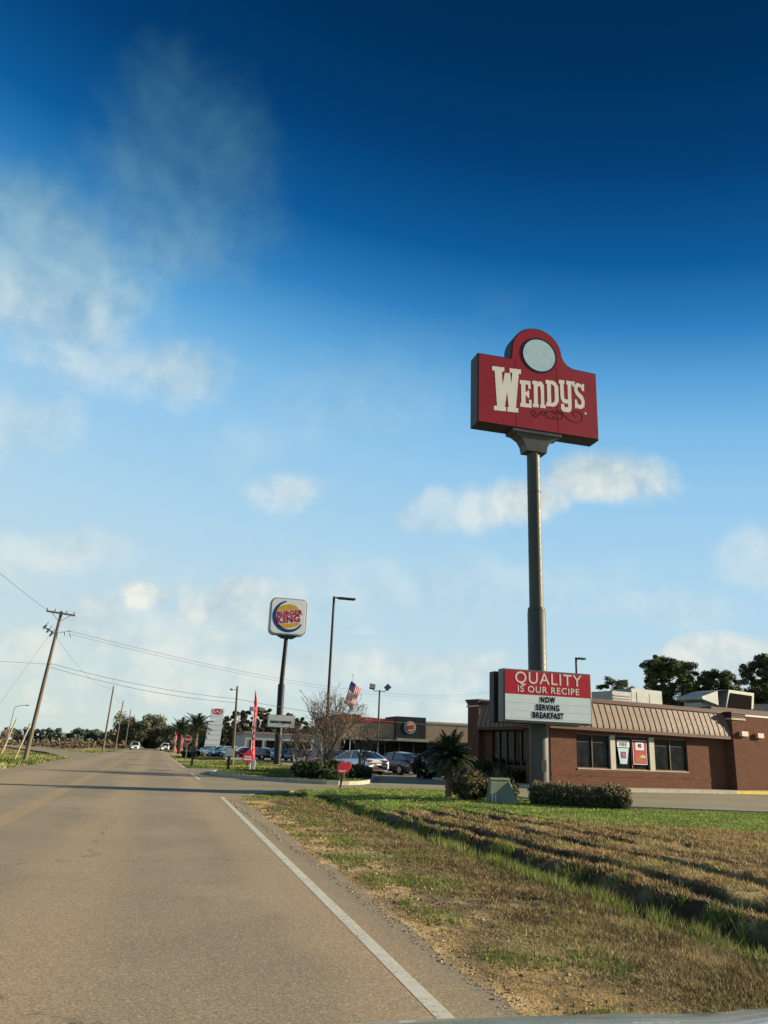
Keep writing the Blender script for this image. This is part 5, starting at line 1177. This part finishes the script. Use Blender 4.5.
# ------------------------------------------------------------------ the viewer's own car: only its bonnet shows at the bottom edge
M_BON = carpaint('bonnet_silver_blue', (.30, .38, .42))
t = thing('own_car', (.56, 0, 0), 0, 'silver blue bonnet of the car the view is taken from, along the bottom edge', 'car')
BYS = [(.95, .93), (1.15, .940), (1.3, .915), (1.5, .845), (1.75, .785), (1.95, .70), (2.05, .60), (2.08, .45)]
n = 32; vs = []
for (y, z) in BYS:
    for i in range(n+1):
        a = -1+2*i/n; w = .80-.06*(y > 1.9); crown = -.045*a*a-.10*max(0, abs(a)-.86)/.14*.6+.012*math.exp(-((abs(a)-.62)/.10)**2)
        vs.append((a*w, y, z+crown))
fs = [(j*(n+1)+i, j*(n+1)+i+1, (j+1)*(n+1)+i+1, (j+1)*(n+1)+i) for j in range(len(BYS)-1) for i in range(n)]
mb = MB(); mb.add(vs, fs, True); b = mb.build('bonnet', M_BON, t); s = b.modifiers.new('thick', 'SOLIDIFY'); s.thickness = .01; s.offset = -1
mb = MB(); mb.box(-.86, .86, 1.99, 2.14, .22, .44); mb.build('front_bumper', M_BON, t, .03)
for s in (-1, 1):
    mb = MB(); mb.prism_x([(.7, .35), (.7, .84), (1.9, .66), (2.04, .5), (2.04, .3)], s*.83-.02, s*.83+.02); mb.build('wing', M_BON, t)
    mb = MB(); mb.ball((s*.62, 2.06, .52), (.15, .06, .07)); mb.build('headlight', mat('headlight', (.6, .6, .62)), t)
    mb = MB(); mb.tube([(s*.72-.1, 1.25, .33), (s*.72+.07, 1.25, .33)], .32, 20); mb.build('wheel', M_TYRE, t)

# ------------------------------------------------------------------ camera
YAW, PITCH, ROLL, FPX = 15.0, 17.0, 2.3, 790.
y_, p_, r_ = rad(YAW), rad(PITCH), rad(ROLL)
f = Vector((math.sin(y_)*math.cos(p_), math.cos(y_)*math.cos(p_), math.sin(p_))); rt = Vector((math.cos(y_), -math.sin(y_), 0)); up = rt.cross(f)
Rr = rt*math.cos(r_)+up*math.sin(r_); Ur = up*math.cos(r_)-rt*math.sin(r_)
cd = bpy.data.cameras.new('camera'); co = bpy.data.objects.new('camera', cd); COL.objects.link(co)
M = Matrix((Rr, Ur, -f)).transposed().to_4x4(); M.translation = (0, 0, 1.3); co.matrix_world = M
cd.sensor_fit = 'VERTICAL'; cd.sensor_height = 36; cd.lens = FPX/1024*36; cd.clip_end = 6000; cd.clip_start = .05
S.camera = co

# ------------------------------------------------------------------ sun and sky
SAZ, SEL = 97., 17.      # azimuth measured from +Y towards +X
sd = Vector((math.sin(rad(SAZ))*math.cos(rad(SEL)), math.cos(rad(SAZ))*math.cos(rad(SEL)), math.sin(rad(SEL))))
ld = bpy.data.lights.new('sun', 'SUN'); ld.energy = 5; ld.angle = rad(.6); ld.color = (1, .85, .60)
lo = bpy.data.objects.new('sun', ld); COL.objects.link(lo); lo.rotation_euler = sd.to_track_quat('Z', 'Y').to_euler()
W = bpy.data.worlds.new('World'); S.world = W; W.use_nodes = True; t = NT(W.node_tree)
bg = W.node_tree.nodes['Background']; bg.inputs[1].default_value = .10
sky = t.node('ShaderNodeTexSky', sky_type='NISHITA'); sky.sun_disc = False; sky.sun_elevation = rad(SEL); sky.sun_rotation = rad(SAZ)
D = t.vmath('NORMALIZE', t.node('ShaderNodeTexCoord').outputs['Generated'])
sx = t.node('ShaderNodeSeparateXYZ'); t.l.new(D, sx.inputs[0])
def srgb(r, g, b): return tuple(((c/255/12.92) if c/255 < .04045 else ((c/255+.055)/1.055)**2.4) for c in (r, g, b))
# overall deep-to-pale gradient: rises with height, deeper towards the right (tilted by TILT)
gv = (f*math.cos(rad(20))*0+Vector((math.sin(rad(100)), math.cos(rad(100)), 0))*.14+Vector((0, 0, 1)))
el = t.vmath('DOT_PRODUCT', D, tuple(gv), 1)
STOPS = [(0.00, (206, 222, 218)), (.07, (200, 221, 224)), (.13, (192, 218, 230)), (.25, (174, 213, 236)), (.37, (148, 200, 236)), (.435, (124, 186, 230)), (.49, (88, 162, 216)), (.54, (48, 128, 192)), (.60, (14, 92, 156)), (.68, (3, 62, 116)), (.76, (0, 48, 90)), (.90, (0, 36, 70))]
rampc = t.ramp(t.rng(el, 0, 1.0), [(p, srgb(*c)) for p, c in STOPS])
# darkening applied to everything high up (clouds included)
tint = t.ramp(t.rng(el, 0, 1.0), [(0, (1, 1, 1)), (.36, (1, 1, 1)), (.47, (.50, .70, .84)), (.56, (.15, .36, .54)), (.66, (.06, .20, .34)), (.76, (.012, .09, .18)), (1, (.005, .04, .09))])
n1 = t.noise(D, 6, 6, .52, .25); n2 = t.noise(D, 22, 8, .6); mpn = t.node('ShaderNodeMapping'); mpn.inputs['Scale'].default_value = (3.2, 3.2, 17); t.l.new(D, mpn.inputs[0]); n3 = t.noise(mpn.outputs[0], 1.3, 7, .6, .4)
nz = t.math('ADD', t.math('MULTIPLY', n1, .78), t.math('MULTIPLY', n2, .22))
def pdir(x, y): d = f+Rr*((x-384)/FPX)-Ur*((y-512)/FPX); return d.normalized()
CL = [  # x, y, half width, half height, tilt, opacity, noise weight, crispness (all become fixed sky directions)
 (10, 250, 215, 125, -25, .72, .9, 0), (-80, 240, 200, 110, 10, .5, 1.2, 0), (185, 185, 110, 130, -35, .55, 1.0, 0), (50, 320, 80, 45, 0, .35, 1.5, .3), (178, 368, 82, 50, 0, .55, 1.1, .1), (292, 490, 55, 32, 10, .6, 1.3, .3), (592, 480, 88, 36, -4, .95, 1.2, .4), (530, 500, 66, 38, 8, .92, 1.1, .35), (495, 508, 50, 32, 10, .6, 1.2, .25),
 (425, 515, 55, 24, 0, .4, 1.6, .3), (225, 610, 110, 40, 0, .7, 1.5, .3), (236, 590, 30, 18, 0, .9, 1.3, .5), (150, 596, 36, 20, 0, .9, 1.3, .5), (180, 640, 130, 34, 0, .5, 1.5, .2), (85, 620, 50, 34, 20, .62, 1.6, .5), (50, 552, 120, 36, 6, .40, 1.4, .1), (720, 662, 110, 36, 0, .85, 1.4, .5), (640, 692, 80, 22, 0, .6, 1.4, .3),
 (390, 668, 130, 36, 0, .6, 1.5, .3), (200, 682, 200, 28, 0, .5, 1.5, .2), (30, 650, 80, 34, 10, .55, 1.5, .3), (350, 400, 170, 60, 25, .16, 1.5, 0), (820, 560, 120, 60, 0, .4, 1.4, .1), (-90, 420, 160, 80, 0, .5, 1.4, .1), (420, 590, 220, 50, 0, .22, 1.5, 0), (140, 640, 170, 30, 0, .5, 1.6, .3), (660, 610, 110, 26, 0, .28, 1.6, .1),
]
off = Vector((math.sin(rad(80)), math.cos(rad(80)), .8)).normalized()*.022
D2 = t.vmath('ADD', D, tuple(off)); n1b = t.noise(D2, 6, 6, .52, .25); n2b = t.noise(D2, 22, 8, .6)
nzb = t.math('ADD', t.math('MULTIPLY', n1b, .78), t.math('MULTIPLY', n2b, .22))
lit = t.rng(t.math('SUBTRACT', nz, nzb), -.09, .07)
tot = None
for (x, y, a, b, tl, op, nw, cp) in CL:
    c = pdir(x, y); U1 = (pdir(x+20*math.cos(rad(tl)), y-20*math.sin(rad(tl)))-c); s1 = U1.length/20; U1.normalize(); U2 = c.cross(U1).normalized()
    dv = t.vmath('SUBTRACT', D, tuple(c))
    uu = t.vmath('DOT_PRODUCT', dv, tuple(U1/(a*s1)), 1); vv = t.vmath('DOT_PRODUCT', dv, tuple(U2/(b*s1)), 1)
    r2 = t.math('SQRT', t.math('ADD', t.math('MULTIPLY', uu, uu), t.math('MULTIPLY', vv, vv)))
    dens = t.math('ADD', t.math('SUBTRACT', 1.06, t.math('MULTIPLY', r2, 1.0)), t.math('MULTIPLY', t.math('SUBTRACT', nz, .5), nw*1.9))
    dens = t.math('MULTIPLY', t.rng(dens, -.02+.22*cp, .76-.26*cp, 0, 1, True), op)
    tot = dens if tot is None else t.math('MAXIMUM', tot, dens)
# thin streaky veil near the horizon
veil = t.math('MULTIPLY', t.rng(n3, .47, .68, 0, .62, True), t.rng(sx.outputs[2], .02, .30, 1, 0, True))
tot = t.math('MAXIMUM', tot, veil)
tot = t.math('MULTIPLY', tot, .93)
ccol = t.mix(lit, srgb(182, 203, 212), srgb(246, 245, 232))
ccol = t.mix(1.0, ccol, tint, 'MULTIPLY')
skyt = t.mix(.04, t.mix(1, rampc, (4.66, 4.66, 4.66), 'MULTIPLY'), t.mix(1, sky.outputs[0], tint, 'MULTIPLY'))
cc = t.mix(1, ccol, (4.66, 4.66, 4.66), 'MULTIPLY')
fin = t.mix(tot, skyt, cc)
t.l.new(fin, bg.inputs[0])
S.view_settings.view_transform = 'Standard'; S.view_settings.look = 'None'; S.view_settings.gamma = 1; S.view_settings.exposure = 1.1
S.view_settings.use_curve_mapping = False
S.render.engine = 'CYCLES'; S.render.resolution_x = 768; S.render.resolution_y = 1024
